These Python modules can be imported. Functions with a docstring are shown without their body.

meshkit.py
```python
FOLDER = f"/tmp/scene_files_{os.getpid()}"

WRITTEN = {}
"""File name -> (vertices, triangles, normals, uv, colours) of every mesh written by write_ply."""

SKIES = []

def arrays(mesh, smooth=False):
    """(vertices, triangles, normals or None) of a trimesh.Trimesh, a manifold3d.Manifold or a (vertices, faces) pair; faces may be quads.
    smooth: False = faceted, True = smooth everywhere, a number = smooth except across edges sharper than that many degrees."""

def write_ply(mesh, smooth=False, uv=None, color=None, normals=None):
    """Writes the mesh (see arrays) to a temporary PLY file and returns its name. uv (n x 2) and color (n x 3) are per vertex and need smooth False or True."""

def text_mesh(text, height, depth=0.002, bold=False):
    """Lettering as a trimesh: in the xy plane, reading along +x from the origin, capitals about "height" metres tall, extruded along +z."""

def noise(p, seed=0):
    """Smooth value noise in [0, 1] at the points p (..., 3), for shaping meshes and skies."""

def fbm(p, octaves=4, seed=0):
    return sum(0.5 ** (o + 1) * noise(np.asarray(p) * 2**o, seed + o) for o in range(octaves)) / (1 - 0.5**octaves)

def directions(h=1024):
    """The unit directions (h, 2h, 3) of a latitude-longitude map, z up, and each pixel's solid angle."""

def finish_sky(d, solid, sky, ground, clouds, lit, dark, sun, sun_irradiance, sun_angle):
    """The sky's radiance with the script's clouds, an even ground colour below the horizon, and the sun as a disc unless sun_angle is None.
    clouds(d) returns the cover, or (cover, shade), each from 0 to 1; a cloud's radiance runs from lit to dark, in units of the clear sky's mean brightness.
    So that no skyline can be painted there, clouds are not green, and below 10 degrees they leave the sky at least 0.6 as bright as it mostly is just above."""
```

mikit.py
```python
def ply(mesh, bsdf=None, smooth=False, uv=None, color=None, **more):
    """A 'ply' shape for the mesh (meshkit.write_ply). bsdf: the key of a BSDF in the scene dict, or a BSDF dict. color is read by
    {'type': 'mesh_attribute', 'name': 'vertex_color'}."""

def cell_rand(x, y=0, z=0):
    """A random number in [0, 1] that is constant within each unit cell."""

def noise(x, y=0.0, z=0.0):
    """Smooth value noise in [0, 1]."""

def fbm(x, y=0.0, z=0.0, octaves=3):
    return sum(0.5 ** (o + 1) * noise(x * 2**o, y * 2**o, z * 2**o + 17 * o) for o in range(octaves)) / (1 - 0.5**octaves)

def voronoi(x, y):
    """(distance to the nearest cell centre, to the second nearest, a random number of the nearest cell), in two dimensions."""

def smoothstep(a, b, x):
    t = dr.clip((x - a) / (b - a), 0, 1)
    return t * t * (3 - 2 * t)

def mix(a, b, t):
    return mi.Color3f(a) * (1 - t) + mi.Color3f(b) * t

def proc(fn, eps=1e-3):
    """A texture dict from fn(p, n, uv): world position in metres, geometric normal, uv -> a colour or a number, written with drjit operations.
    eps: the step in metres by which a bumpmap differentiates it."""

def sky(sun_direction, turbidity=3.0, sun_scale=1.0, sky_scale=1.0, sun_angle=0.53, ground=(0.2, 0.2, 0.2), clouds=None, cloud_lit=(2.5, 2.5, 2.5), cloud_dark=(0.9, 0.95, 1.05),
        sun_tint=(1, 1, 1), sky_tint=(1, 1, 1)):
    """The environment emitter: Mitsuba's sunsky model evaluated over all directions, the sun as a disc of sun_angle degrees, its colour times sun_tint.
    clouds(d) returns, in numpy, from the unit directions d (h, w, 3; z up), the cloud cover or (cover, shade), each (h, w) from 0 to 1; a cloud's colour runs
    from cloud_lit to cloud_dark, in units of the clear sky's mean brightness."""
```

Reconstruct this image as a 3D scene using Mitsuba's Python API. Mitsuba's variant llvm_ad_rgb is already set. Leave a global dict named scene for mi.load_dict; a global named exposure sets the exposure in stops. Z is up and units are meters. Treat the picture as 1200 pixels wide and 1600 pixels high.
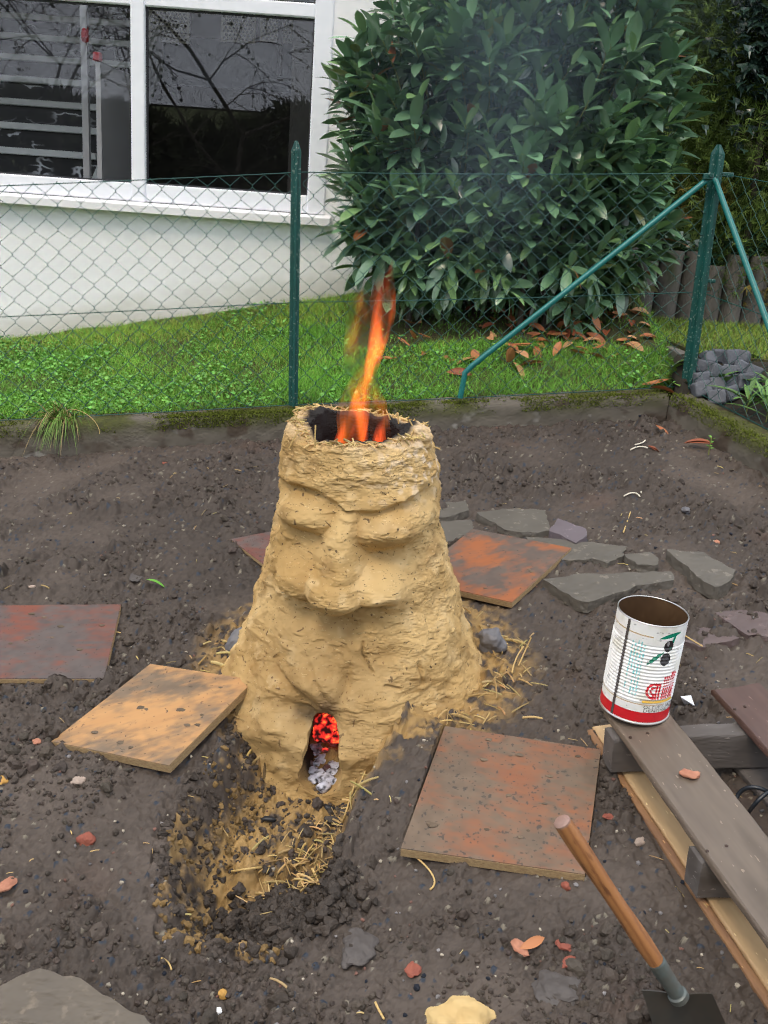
import math, numpy as np, trimesh, mitsuba as mi, drjit as dr, mikit, meshkit
import manifold3d as m3
from scipy.spatial import cKDTree
from scipy.interpolate import RBFInterpolator
from shapely.geometry import Polygon, Point, LineString
from shapely import affinity
T = mi.ScalarTransform4f
scene, labels = {}, {}

# ------------------------------------------------------------------ camera, sky, exposure
FOC, W, H = 1500.0, 1200, 1600                       # focal length in pixels of the 1200x1600 photograph
TH, RO = math.radians(17), math.radians(4.1)
CAM = np.array([0, 0, 1.411])
FWD = np.array([0, math.cos(TH), -math.sin(TH)])
_r0, _u0 = np.array([1., 0, 0]), np.array([0, math.sin(TH), math.cos(TH)])
RGT = math.cos(RO) * _r0 + math.sin(RO) * _u0
UPV = math.cos(RO) * _u0 - math.sin(RO) * _r0
scene['camera'] = dict(type='perspective', fov=math.degrees(2 * math.atan(600 / FOC)), fov_axis='x', near_clip=0.05, far_clip=900.0,
                       to_world=T().look_at(origin=CAM.tolist(), target=(CAM + FWD).tolist(), up=UPV.tolist()))
scene['sky'] = mikit.sky((-0.25, -0.5, 0.83), turbidity=3, sun_scale=0.22, sun_angle=18, ground=(.12, .12, .1), clouds=lambda d: (np.ones(d.shape[:2]), np.clip(1 - d[..., 2], 0, 1) ** 1.2),
                         cloud_lit=(4.3, 4.45, 4.75), cloud_dark=(2.15, 2.3, 2.65))
exposure = 2.2

def ray(px, py): return FWD + RGT * (px - 600) / FOC - UPV * (py - 800) / FOC
def dep(px, py, d): return CAM + d * ray(px, py)                       # by depth along the view axis
def aty(px, py, y): v = ray(px, py); return CAM + v * (y - CAM[1]) / v[1]
SX, SY = .069, .1404                                                    # the bed slopes up to the right and away
def zg(x, y): return SX * x + SY * y
def at(px, py, h=0.0):                                                  # on the bed, h above it
    v = ray(px, py); k = v[2] - SX * v[0] - SY * v[1]
    return CAM + v * (h + SX * CAM[0] + SY * CAM[1] - CAM[2]) / k
GN = np.array([-SX, -SY, 1.]); GN /= np.linalg.norm(GN)
rng = np.random.default_rng(7)

# ------------------------------------------------------------------ helpers
def key_for(name):
    if name not in scene and name not in labels: return name
    i = 1
    while f'{name}_{i:03d}' in scene or f'{name}_{i:03d}' in labels: i += 1
    return f'{name}_{i:03d}'
def obj(name, mesh, mat, parent=None, smooth=False, color=None, uv=None, kind=None, label=None, **more):
    k = key_for(f'{parent}__{name}' if parent else name)
    scene[k] = mikit.ply(mesh, mat, smooth=smooth, color=color, uv=uv, **more)
    if kind: labels.setdefault(k, {})['kind'] = kind
    if label: labels.setdefault(k, {})['label'] = label
    return k
def place(name, shape, parent=None, to_world=None):
    k = key_for(f'{parent}__{name}' if parent else name)
    scene[k] = {**shape, **({'to_world': to_world} if to_world is not None else {})}
    return k
def thing(name, label, cat, group=None):
    k = key_for(name); labels[k] = {'label': label, 'category': cat}
    if group: labels[k]['group'] = group
    return k
def tag(k, label, cat=None, group=None, kind=None):
    d = labels.setdefault(k, {}); d['label'] = label
    if cat: d['category'] = cat
    if group: d['group'] = group
    if kind: d['kind'] = kind
    return k
def cat_(ms):
    V, F, n = [], [], 0
    for v, f in ms:
        V.append(v); F.append(np.asarray(f) + n); n += len(v)
    return np.vstack(V), np.vstack(F)
def arr(m): return (np.array(m.vertices), np.array(m.faces))
def frame(d, up=(0, 0, 1)):
    d = np.asarray(d, float); d = d / np.linalg.norm(d)
    s = np.cross(d, up)
    if np.linalg.norm(s) < 1e-6: s = np.cross(d, [1, 0, 0])
    s = s / np.linalg.norm(s); return s, d, np.cross(s, d)               # side, along, normal
def frames(d, roll=None):                                               # many at once: columns side, along, normal
    d = d / np.linalg.norm(d, axis=1, keepdims=True)
    s = np.cross(d, np.array([0, 0, 1.])); bad = np.linalg.norm(s, axis=1) < 1e-5
    s[bad] = [1, 0, 0]; s /= np.linalg.norm(s, axis=1, keepdims=True)
    n = np.cross(s, d)
    if roll is not None:
        c, q = np.cos(roll)[:, None], np.sin(roll)[:, None]; s, n = s * c + n * q, n * c - s * q
    return np.stack([s, d, n], -1)
def scatter(tmpl, M, t, scale=None):
    v, f = tmpl; v = np.asarray(v)
    S = np.ones((len(t), 3)) if scale is None else (np.repeat(np.asarray(scale)[:, None], 3, 1) if np.ndim(scale) == 1 else np.asarray(scale))
    P = np.einsum('kij,knj->kni', M, v[None] * S[:, None]) + t[:, None]
    Fs = (np.asarray(f)[None] + (np.arange(len(t)) * len(v))[:, None, None]).reshape(-1, np.asarray(f).shape[1])
    return P.reshape(-1, 3), Fs
def rep(c, n): return np.repeat(c, n, axis=0)
def tube(P, r, n=8, caps=True):
    P = np.asarray(P, float); r = np.broadcast_to(r, len(P))
    t = np.gradient(P, axis=0); t /= np.linalg.norm(t, axis=1, keepdims=True)
    s = np.cross(t[0], [0, 0, 1]) if abs(t[0][2]) < .9 else np.cross(t[0], [1, 0, 0])
    V = []
    for i in range(len(P)):
        s = s - t[i] * (s @ t[i]); s /= np.linalg.norm(s); b = np.cross(t[i], s)
        a = np.arange(n) * 2 * np.pi / n
        V.append(P[i] + r[i] * (np.cos(a)[:, None] * s + np.sin(a)[:, None] * b))
    V = np.vstack(V); F = []
    i = np.arange(n); j = (i + 1) % n
    for k in range(len(P) - 1):
        a, b = k * n, (k + 1) * n
        F += [np.stack([a + i, b + j, a + j], 1), np.stack([a + i, b + i, b + j], 1)]
    if caps:
        V = np.vstack([V, P[:1], P[-1:]]); c0, c1 = len(V) - 2, len(V) - 1; e = (len(P) - 1) * n
        F += [np.stack([i * 0 + c0, i, j], 1), np.stack([i * 0 + c1, e + j, e + i], 1)]
    return V, np.vstack(F)
def box(lo, hi, bevel=0.0):
    lo, hi = np.minimum(lo, hi).astype(float), np.maximum(lo, hi).astype(float)
    if not bevel:
        m = trimesh.creation.box(extents=hi - lo); m.apply_translation((lo + hi) / 2); return arr(m)
    c = [[lo[k] + (bevel if k != a else 0) if not (q >> k) & 1 else hi[k] - (bevel if k != a else 0) for k in range(3)] for a in range(3) for q in range(8)]
    h = trimesh.convex.convex_hull(np.array(c)); return arr(h)
def hull(pts): return arr(trimesh.convex.convex_hull(np.array(pts)))
def beam(top, thick, up=None, bevel=.003):
    """A board from the four corners of its upper face."""
    top = np.asarray(top, float); n = np.cross(top[1] - top[0], top[3] - top[0]); n /= np.linalg.norm(n)
    if n[2] < 0: n = -n
    c = top.mean(0); P = []
    ins = []
    for i in range(4):
        a, b = top[(i + 1) % 4] - top[i], top[i - 1] - top[i]
        a /= np.linalg.norm(a); b /= np.linalg.norm(b)
        ins.append(top[i] + bevel * (a + b)); P += [top[i] - n * bevel, top[i] - n * (thick - bevel)]
    P += [p for p in ins] + [p - n * thick for p in ins]
    return hull(P)
def subdiv(m, edge):
    mm = trimesh.Trimesh(*m); mm.merge_vertices()
    q = m3.Manifold(m3.Mesh(np.asarray(mm.vertices, np.float32), np.asarray(mm.faces, np.uint32))).refine_to_length(edge).to_mesh()
    return np.array(q.vert_properties[:, :3], float), np.array(q.tri_verts, int)
def rough(m, edge, amp, freq, seed=0, octaves=3):
    v, f = subdiv(m, edge); mm = trimesh.Trimesh(v, f, process=False)
    d = (meshkit.fbm(v * freq + seed * 7.3, octaves) - .5) * 2 * amp
    return v + mm.vertex_normals * d[:, None], f
def rockmesh(seed, sub=1, amp=.3):
    m = trimesh.creation.icosphere(subdivisions=sub); v = np.array(m.vertices)
    v = v * (1 + amp * (meshkit.fbm(v * 1.4 + seed * 13.7, 3) - .5) * 2)[:, None]
    return v, np.array(m.faces)

# ------------------------------------------------------------------ materials
def B(name, base, rough=.6, spec=.4, bump=None, bscale=.002, beps=.001, two=True, **kw):
    d = {'type': 'principled', 'base_color': base if isinstance(base, dict) else {'type': 'rgb', 'value': list(base)}, 'roughness': rough, 'specular': spec, **kw}
    if bump is not None: d = {'type': 'bumpmap', 'arbitrary': mikit.proc(bump, beps), 'scale': bscale, 'bsdf': d}
    scene[name] = {'type': 'twosided', 'bsdf': d} if two else d
    return name
VC = {'type': 'mesh_attribute', 'name': 'vertex_color'}
N, FB, SS, MX = mikit.noise, mikit.fbm, mikit.smoothstep, mikit.mix
B('m_soil', VC, .68, .32, bump=lambda p, n, uv: FB(p.x * 260, p.y * 260, p.z * 260, 2), bscale=.0016, beps=.0007)
B('m_matte_vc', VC, .8, .25)
B('m_glossy_leaf', VC, .30, 1.0)
B('m_leaf', VC, .55, .4)
B('m_stone_vc', VC, .62, .4, bump=lambda p, n, uv: FB(p.x * 160, p.y * 160, p.z * 160, 3), bscale=.0018)
B('m_stucco', mikit.proc(lambda p, n, uv: MX((.88, .885, .88), (.78, .78, .72), SS(.55, .9, FB(p.x * 2.2, p.y * 2, p.z * 3, 4)) * .4 + SS(.8, .3, p.z) * .3)), .85, .2,
  bump=lambda p, n, uv: FB(p.x * 120 + 2.5 * N(p.x * 30, 0, p.z * 30), p.y * 70, p.z * 210, 3), bscale=.0042, beps=.0012)
B('m_upvc', (.84, .86, .9), .3, .5)
B('m_sill', (.8, .8, .8), .35, .5)
B('m_gasket', (.03, .03, .035), .6)
B('m_green_paint', mikit.proc(lambda p, n, uv: MX((.008, .085, .075), (.012, .06, .05), FB(p.x * 30, p.y * 30, p.z * 12, 3)) + MX((0, 0, 0), (.12, .13, .11), SS(.74, .8, N(p.x * 170, p.y * 170, p.z * 120)))), .38, .5)
B('m_green_light', (.012, .15, .14), .35, .5)
B('m_green_wire', (.01, .07, .06), .4, .5)
def concrete(p, n, uv):
    h = p.z - (SX * p.x + SY * p.y)
    c = MX((.165, .148, .122), (.085, .075, .06), FB(p.x * 9, p.y * 9, p.z * 14, 4))
    c = MX(c, (.24, .23, .21), SS(.68, .8, FB(p.x * 13 + 5, p.y * 13, p.z * 15, 3)))
    moss = SS(.30, .55, FB(p.x * 5 + 9, p.y * 5, p.z * 8, 4)) * SS(.03, .115, h)
    c = MX(c, MX((.035, .04, .012), (.075, .085, .012), FB(p.x * 60, p.y * 60, p.z * 60, 2)), moss * .9)
    return MX(c, (.05, .032, .022), SS(.56, .72, FB(p.x * 11, p.y * 11 + 4, p.z * 11, 3)) * .7)
B('m_concrete', mikit.proc(concrete), .8, .25, bump=lambda p, n, uv: FB(p.x * 120, p.y * 120, p.z * 120, 3), bscale=.004)
B('m_palisade', mikit.proc(lambda p, n, uv: MX(MX((.16, .15, .135), (.075, .07, .06), FB(p.x * 24, p.y * 24, p.z * 2.5, 3)), (.05, .06, .03), SS(.55, .75, FB(p.x * 6, p.y * 6 + 3, p.z * 5, 3)))), .85, .2)

# ------------------------------------------------------------------ key places
YW = 5.45                                                   # the house wall's plane
K0, K1 = at(0, 712), at(1040, 657)                          # foot of the kerb along the fence
KD = (K1 - K0)[:2] / np.linalg.norm((K1 - K0)[:2]); KN = np.array([-KD[1], KD[0]])
R1 = at(1200, 750); RD = (R1 - K1)[:2] / np.linalg.norm((R1 - K1)[:2]); RN = np.array([-RD[1], RD[0]])   # the side kerb comes forward
KH = .115
def ky(x): return K0[1] + (x - K0[0]) * KD[1] / KD[0]        # y of the kerb's front foot
KILN = np.array([(at(370, 1030)[0] + at(770, 1030)[0]) / 2, at(570, 1030)[1]])

BOARDS = {'right': [(695, 1134), (939, 1171), (914, 1366), (626, 1325)], 'tan': [(235, 1037), (398, 1062), (264, 1196), (80, 1158)], 'red': [(-32, 946), (189, 944), (163, 1060), (-70, 1060)],
          'bright': [(738, 826), (893, 856), (800, 941), (640, 905)], 'dark': [(360, 842), (446, 826), (500, 868), (415, 884)], 'pallet': [(930, 1130), (1200, 1100), (1400, 1500), (1200, 1600), (1080, 1420)],
          'f2': [(744, 800), (862, 800), (862, 829), (790, 826)], 'f4': [(818, 838), (982, 854), (950, 880), (830, 872)], 'f6': [(848, 905), (1048, 893), (1055, 906), (920, 941), (902, 937)], 'f7': [(1040, 857), (1149, 890), (1118, 918), (1100, 908)], 'slab': [(0, 1552), (60, 1508), (285, 1625), (0, 1690)]}
import shapely
def on_board(x, y, grow=0.0):
    m = np.zeros(np.shape(x), bool)
    for q in BOARDS.values(): m |= shapely.contains_xy(Polygon([at(*p, .02)[:2] for p in q]).buffer(grow), np.asarray(x), np.asarray(y))
    return m
# ------------------------------------------------------------------ soil bed with the dug stoke trench
TR_EDGE = [(432, 1060), (395, 1095), (352, 1170), (296, 1245), (262, 1310), (252, 1380), (262, 1450), (312, 1492), (385, 1500), (448, 1478), (490, 1432),
           (512, 1375), (528, 1318), (548, 1262), (580, 1205), (622, 1135), (640, 1060)]
TREDGE = Polygon([at(*p)[:2] for p in TR_EDGE])
MOUTH = aty(505, 1225, 1.95)
def trench(x, y):
    """signed distance into the trench (m, positive inside) and its depth"""
    P = np.stack([x, y], -1); sh = P.shape[:-1]; P = P.reshape(-1, 2)
    out = np.full(len(P), -1.)
    x0, y0, x1, y1 = TREDGE.bounds
    near = (P[:, 0] > x0 - .15) & (P[:, 0] < x1 + .15) & (P[:, 1] > y0 - .15) & (P[:, 1] < y1 + .15)
    E = np.array(TREDGE.exterior.coords); A, Bq = E[:-1], E[1:]
    Q = P[near][:, None]; ab = Bq - A
    t = np.clip(((Q - A) * ab).sum(-1) / (ab ** 2).sum(-1), 0, 1)
    d = np.linalg.norm(Q - (A + ab * t[..., None]), axis=-1).min(1)
    import shapely
    ins = shapely.contains_xy(TREDGE, P[near][:, 0], P[near][:, 1])
    out[near] = np.where(ins, d, -d)
    return out.reshape(sh)
def clods(P, seed, n, area, rmin, rmax, k=5):
    r_ = np.random.default_rng(seed)
    x0, x1, y0, y1 = area
    c = np.stack([r_.uniform(x0, x1, n), r_.uniform(y0, y1, n)], 1)
    rr = rmin + (rmax - rmin) * r_.random(n) ** 2.2; q = r_.uniform(.45, 1., n)
    d, i = cKDTree(c).query(P, k=k)
    h = np.sqrt(np.maximum(rr[i] ** 2 - d ** 2, 0)) * q[i]
    j = h.argmax(1)
    return h.max(1), np.where(h.max(1) > 0, i[np.arange(len(P)), j] % 97 / 97., .5)
def soil_base(x, y, detail=True):
    """large form of the bed: slope, gentle swells, trench, spoil"""
    z = zg(x, y)
    q = np.stack([x, y, x * 0], -1)
    z = z + (meshkit.fbm(q * 2.1, 3, 3) - .5) * .05 + (meshkit.fbm(q * 6.5, 3, 5) - .5) * .026
    z = z + .03 * np.exp(-((x - .13) ** 2 / .02 + (y - 1.85) ** 2 / .03))
    w = trench(x + (meshkit.fbm(q * 14, 3, 8) - .5) * .05, y + (meshkit.fbm(q * 14 + 5, 3, 9) - .5) * .05)
    ya, yb, yc = at(400, 1500)[1], at(400, 1330)[1], at(400, 1240)[1]
    tp = np.clip((y - ya) / (yb - ya), 0, 1); tq = np.clip((y - yb) / (yc - yb), 0, 1)
    D = .165 * tp ** .7 - .022 * tq
    pile = at(470, 1385)
    D = D - .055 * np.exp(-(((x - pile[0]) / .075) ** 2 + ((y - pile[1] - .02) / .08) ** 2))
    ex = np.interp(y, [at(400, 1500)[1], at(400, 1300)[1], at(500, 1100)[1]], [at(440, 1480)[0], at(465, 1300)[0], at(525, 1100)[0]])
    mixr = 1 / (1 + np.exp(-(x - ex) / .02))
    side = np.clip((w + .012) / (.115 * (1 - mixr) + .05 * mixr), 0, 1)
    z = z - D * (side * side * (3 - 2 * side))
    return z, w
ny, nx = 740, 720
v_ = np.linspace(0, 1, ny)
yy = .95 * (4.45 / .95) ** v_
u_ = np.linspace(-1, 1, nx)
Y = np.repeat(yy[:, None], nx, 1); X = u_[None] * (.36 + .43 * Y) + .0
P2 = np.stack([X.ravel(), Y.ravel()], 1)
Z, Wd = soil_base(X, Y)
AREA = (-2.4, 2.4, .9, 4.5)
q3 = np.stack([X, Y, X * 0], -1)
smoothness = np.clip((meshkit.fbm(q3 * 3.2 + 11, 3, 21) - .60) * 6, 0, 1) * .8
smoothness = np.maximum(smoothness, np.exp(-(((X - .18) / .22) ** 2 + ((Y - 1.28) / .1) ** 2)))
smoothness = np.maximum(smoothness, np.exp(-(((X + .75) / .25) ** 2 + ((Y - 1.75) / .16) ** 2)))
smoothness *= (Wd < 0)
h1, c1 = clods(P2, 1, 5200, AREA, .012, .042); h2, c2 = clods(P2, 2, 70000, AREA, .005, .017); h3, c3 = clods(P2, 3, 260000, AREA, .0022, .0065)
h1, h2, h3, c1, c2, c3 = (a.reshape(X.shape) for a in (h1, h2, h3, c1, c2, c3))
patch = np.clip((meshkit.fbm(q3 * 5 + 31, 3, 41) - .38) * 4, 0, 1)
fine = (meshkit.fbm(q3 * 60, 3, 51) - .5) * .009
Z = Z + (1 - .9 * smoothness) * (.95 * h1 * patch + 1.1 * h2 * (.4 + .6 * patch)) + 1.2 * h3 * (1 - .45 * smoothness) + 1.9 * fine * (1 - .6 * smoothness)
# undercut, eroded trench walls
Z = Z + np.where((Wd > -.03) & (Wd < .12), (meshkit.fbm(q3 * 26, 3, 61) - .5) * .045 + (meshkit.fbm(q3 * 70, 2, 62) - .5) * .02, 0)
ob = on_board(X, Y) & (Wd < -.01); Z = np.where(ob, np.minimum(Z, zg(X, Y) + .006), Z)
def soil_grid_z():
    from scipy.interpolate import RegularGridInterpolator
    f = RegularGridInterpolator((v_, u_), Z, bounds_error=False, fill_value=None)
    def g(x, y):
        x, y = np.asarray(x, float), np.asarray(y, float)
        vv = np.log(np.maximum(y, .1) / .95) / math.log(4.45 / .95)
        return f(np.stack([np.clip(vv, 0, 1), np.clip(x / (.36 + .43 * y), -1, 1)], -1))
    return g
soil = soil_grid_z()
def on_soil(px, py, h=0.0):
    p = at(px, py)
    for _ in range(4):
        z = float(soil(p[0], p[1])) - zg(p[0], p[1]); p = at(px, py, z + h)
    return p
SOILC = np.array([.061, .048, .0385])
tone = .78 + .5 * meshkit.fbm(q3 * 2.3 + 3, 4, 71)
col = SOILC * tone[..., None]
col = col * (1 + .38 * smoothness[..., None]) * np.array([1.0, 1.0, 1.02])
col = col * (.86 + .24 * np.where(h2 > 0, c2, .6))[..., None] * (.84 + .3 * c3)[..., None]
spk = np.random.default_rng(5).random(X.shape)
bl = (h3 > .0015) & (c3 > .93); col[bl] = np.array([.03, .037, .05])
pa = (h3 > .002) & (c3 < .035); col[pa] = np.array([.17, .15, .115])
ochre = np.array([.34, .215, .082])
qz = np.stack([X, Y, Z], -1)
cl = meshkit.fbm(qz * np.array([11, 9, 5]) + 3, 3, 81); cl2 = meshkit.fbm(qz * 42 + 8, 3, 82)
left = X < -.13
fl = on = None
wallm = (Wd > .005) * np.clip((cl * .55 + cl2 * .45 - .50) * 9, 0, 1) * left * .7
near_m = np.clip((Y - 1.5) / .14, 0, 1)
floorm = np.clip((Wd - .055) / .03, 0, 1) * np.clip((cl2 - .33) * 9, 0, 1) * np.clip(near_m + .55 * (meshkit.fbm(q3 * 7 + 2, 2, 83) > .55), 0, 1)
pile_p = at(462, 1385)
floorm *= 1 - np.clip(1.5 * np.exp(-(((X - pile_p[0]) / .10) ** 2 + ((Y - pile_p[1] - .0) / .10) ** 2)), 0, 1)
dk = np.hypot(X - KILN[0], Y - KILN[1])
skirt = np.clip((.47 - dk) / .1, 0, 1) * np.clip((cl2 + .4 * cl - .58) * 6, 0, 1)
rightw = np.clip((Wd + .022) / .02, 0, 1) * (X > -.10) * np.clip((Y - at(545, 1275)[1]) / .06, 0, 1) * np.clip((cl2 - .30) * 8, 0, 1)
m = np.clip(np.maximum.reduce([wallm, floorm, skirt, rightw]), 0, 1)[..., None]
col = col * (1 - m) + ochre * (.35 + .9 * cl2[..., None]) * m
rust = np.clip((meshkit.fbm(q3 * 4 + 60, 4, 91) - .68) * 6, 0, 1)[..., None] * .22
col = col * (1 - rust) + np.array([.10, .05, .033]) * rust
idx = np.arange(ny * nx).reshape(ny, nx)
keep = (Y < np.minimum(ky(X) + .12, 9))[:-1, :-1].ravel()
fq = np.stack([idx[:-1, :-1], idx[:-1, 1:], idx[1:, 1:], idx[1:, :-1]], -1).reshape(-1, 4)[keep]
k = obj('soil_bed', (np.stack([X, Y, Z], -1).reshape(-1, 3), fq), 'm_soil', smooth=True, color=np.clip(col, 0, 1).reshape(-1, 3))
tag(k, 'dark grey brown dug soil of the garden bed with a trench', kind='structure')

# the country round about, one sheet to the horizon
g = np.concatenate([-np.geomspace(700, 6, 26), np.linspace(-5, 8, 40), np.geomspace(9, 700, 26)])
GX, GY = np.meshgrid(g, g)
GZ = np.clip(zg(GX, GY), -1.6, .75) - .33 - .5 * (GY > 5.0)
GZ = GZ + 3.6 * np.clip((-GY - 14) / 16, 0, 1) ** 1.3 + 22 * np.clip((-GY - 34) / 200, 0, 1)
n_ = len(g); ii = np.arange(n_ * n_).reshape(n_, n_)
B('m_ground', mikit.proc(lambda p, n, uv: MX((.035, .06, .018), (.06, .055, .03), FB(p.x * .8, p.y * .8, p.z, 4))), .9, .1)
k = obj('ground', (np.stack([GX, GY, GZ], -1).reshape(-1, 3), np.stack([ii[:-1, :-1], ii[:-1, 1:], ii[1:, 1:], ii[1:, :-1]], -1).reshape(-1, 4)), 'm_ground', smooth=True)
tag(k, 'surrounding grassy ground rising to a bank', kind='structure')

# ------------------------------------------------------------------ kerbs of the bed
def kerb(name, label, A, d, nrm, L, h=KH, w=.115, seed=0, extra=0.0):
    n = max(2, int(L / .012)); prof = [(0, -.25), (0, -.05), (0, 0), (0, .03), (0, .06), (0, h - .022), (.006, h - .008), (.018, h), (.05, h + .002), (w - .01, h), (w, h - .012), (w, h - .06), (w, -.25)]
    pr = []
    for a, b in zip(prof[:-1], prof[1:]):
        c = max(1, int(math.hypot(b[0] - a[0], b[1] - a[1]) / .012)); pr += [(a[0] + (b[0] - a[0]) * t / c, a[1] + (b[1] - a[1]) * t / c) for t in range(c)]
    pr.append(prof[-1]); pr = np.array(pr); s = np.linspace(0, L, n)
    xy = A[:2] + s[:, None, None] * d + pr[None, :, :1] * nrm
    z = zg(xy[..., 0], xy[..., 1]) + pr[None, :, 1]
    P = np.concatenate([xy, z[..., None]], -1)
    q = (meshkit.fbm(P * 22 + seed, 4) - .5) * .016 + (meshkit.fbm(P * 4 + seed, 3) - .5) * .014
    P = P + np.concatenate([-nrm * 1., [0.7]])[None, None] * q[..., None]
    m_ = len(pr); I = np.arange(n * m_).reshape(n, m_)
    F = np.stack([I[:-1, :-1], I[1:, :-1], I[1:, 1:], I[:-1, 1:]], -1).reshape(-1, 4)
    k = obj(name, (P.reshape(-1, 3), F), 'm_concrete', smooth=True)
    tag(k, label, 'kerb'); return k
Ls = float(np.linalg.norm((K1 - K0)[:2]))
kf = kerb('concrete_kerb', 'long weathered concrete kerb with dark moss along the foot of the wire fence', K0 - np.append(KD * 2.2, 0), KD, KN, Ls + 2.2)
ks = kerb('concrete_kerb', 'short concrete kerb with bright moss on top coming forward at the right edge', K1, RD, RN, 2.6, seed=40)
# moss cushions on top of the kerbs
def blades(n, tips=3): return None
def moss(parent, A, d, nrm, L, n, dens, seed):
    r_ = np.random.default_rng(seed); s = r_.uniform(0, L, n * 4); o = np.abs(r_.normal(0, .03, n * 4)) - .004
    xy = A[:2] + s[:, None] * d + o[:, None] * nrm
    P = np.column_stack([xy, zg(xy[:, 0], xy[:, 1]) + KH - np.where(o < .012, r_.uniform(0, .045, n * 4), 0)])
    keep = meshkit.fbm(P * np.array([4, 4, 3]) + seed, 3) + r_.normal(0, .06, len(P)) > dens
    P = P[keep][:n]
    M = frames(r_.normal(0, .6, P.shape) + np.array([0, 0, 1.]) - np.append(nrm, 0) * .5)
    tm = (np.array([[-.5, 0, 0], [.5, 0, 0], [0, 1.6, .1], [0, .1, .6]]), np.array([[0, 1, 2], [0, 2, 3], [1, 3, 2]]))
    c = np.array([.10, .125, .014]) * r_.uniform(.45, 1.25, len(P))[:, None]
    k = obj('moss', scatter(tm, M, P, r_.uniform(.003, .007, len(P))), 'm_matte_vc', parent, color=rep(c, 4), kind='stuff', label='yellow green moss cushions')
moss(kf, K0 - np.append(KD * .6, 0), KD, KN, Ls + .6, 12000, .50, 3)
moss(ks, K1, RD, RN, 2.2, 7000, .40, 4)

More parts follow.
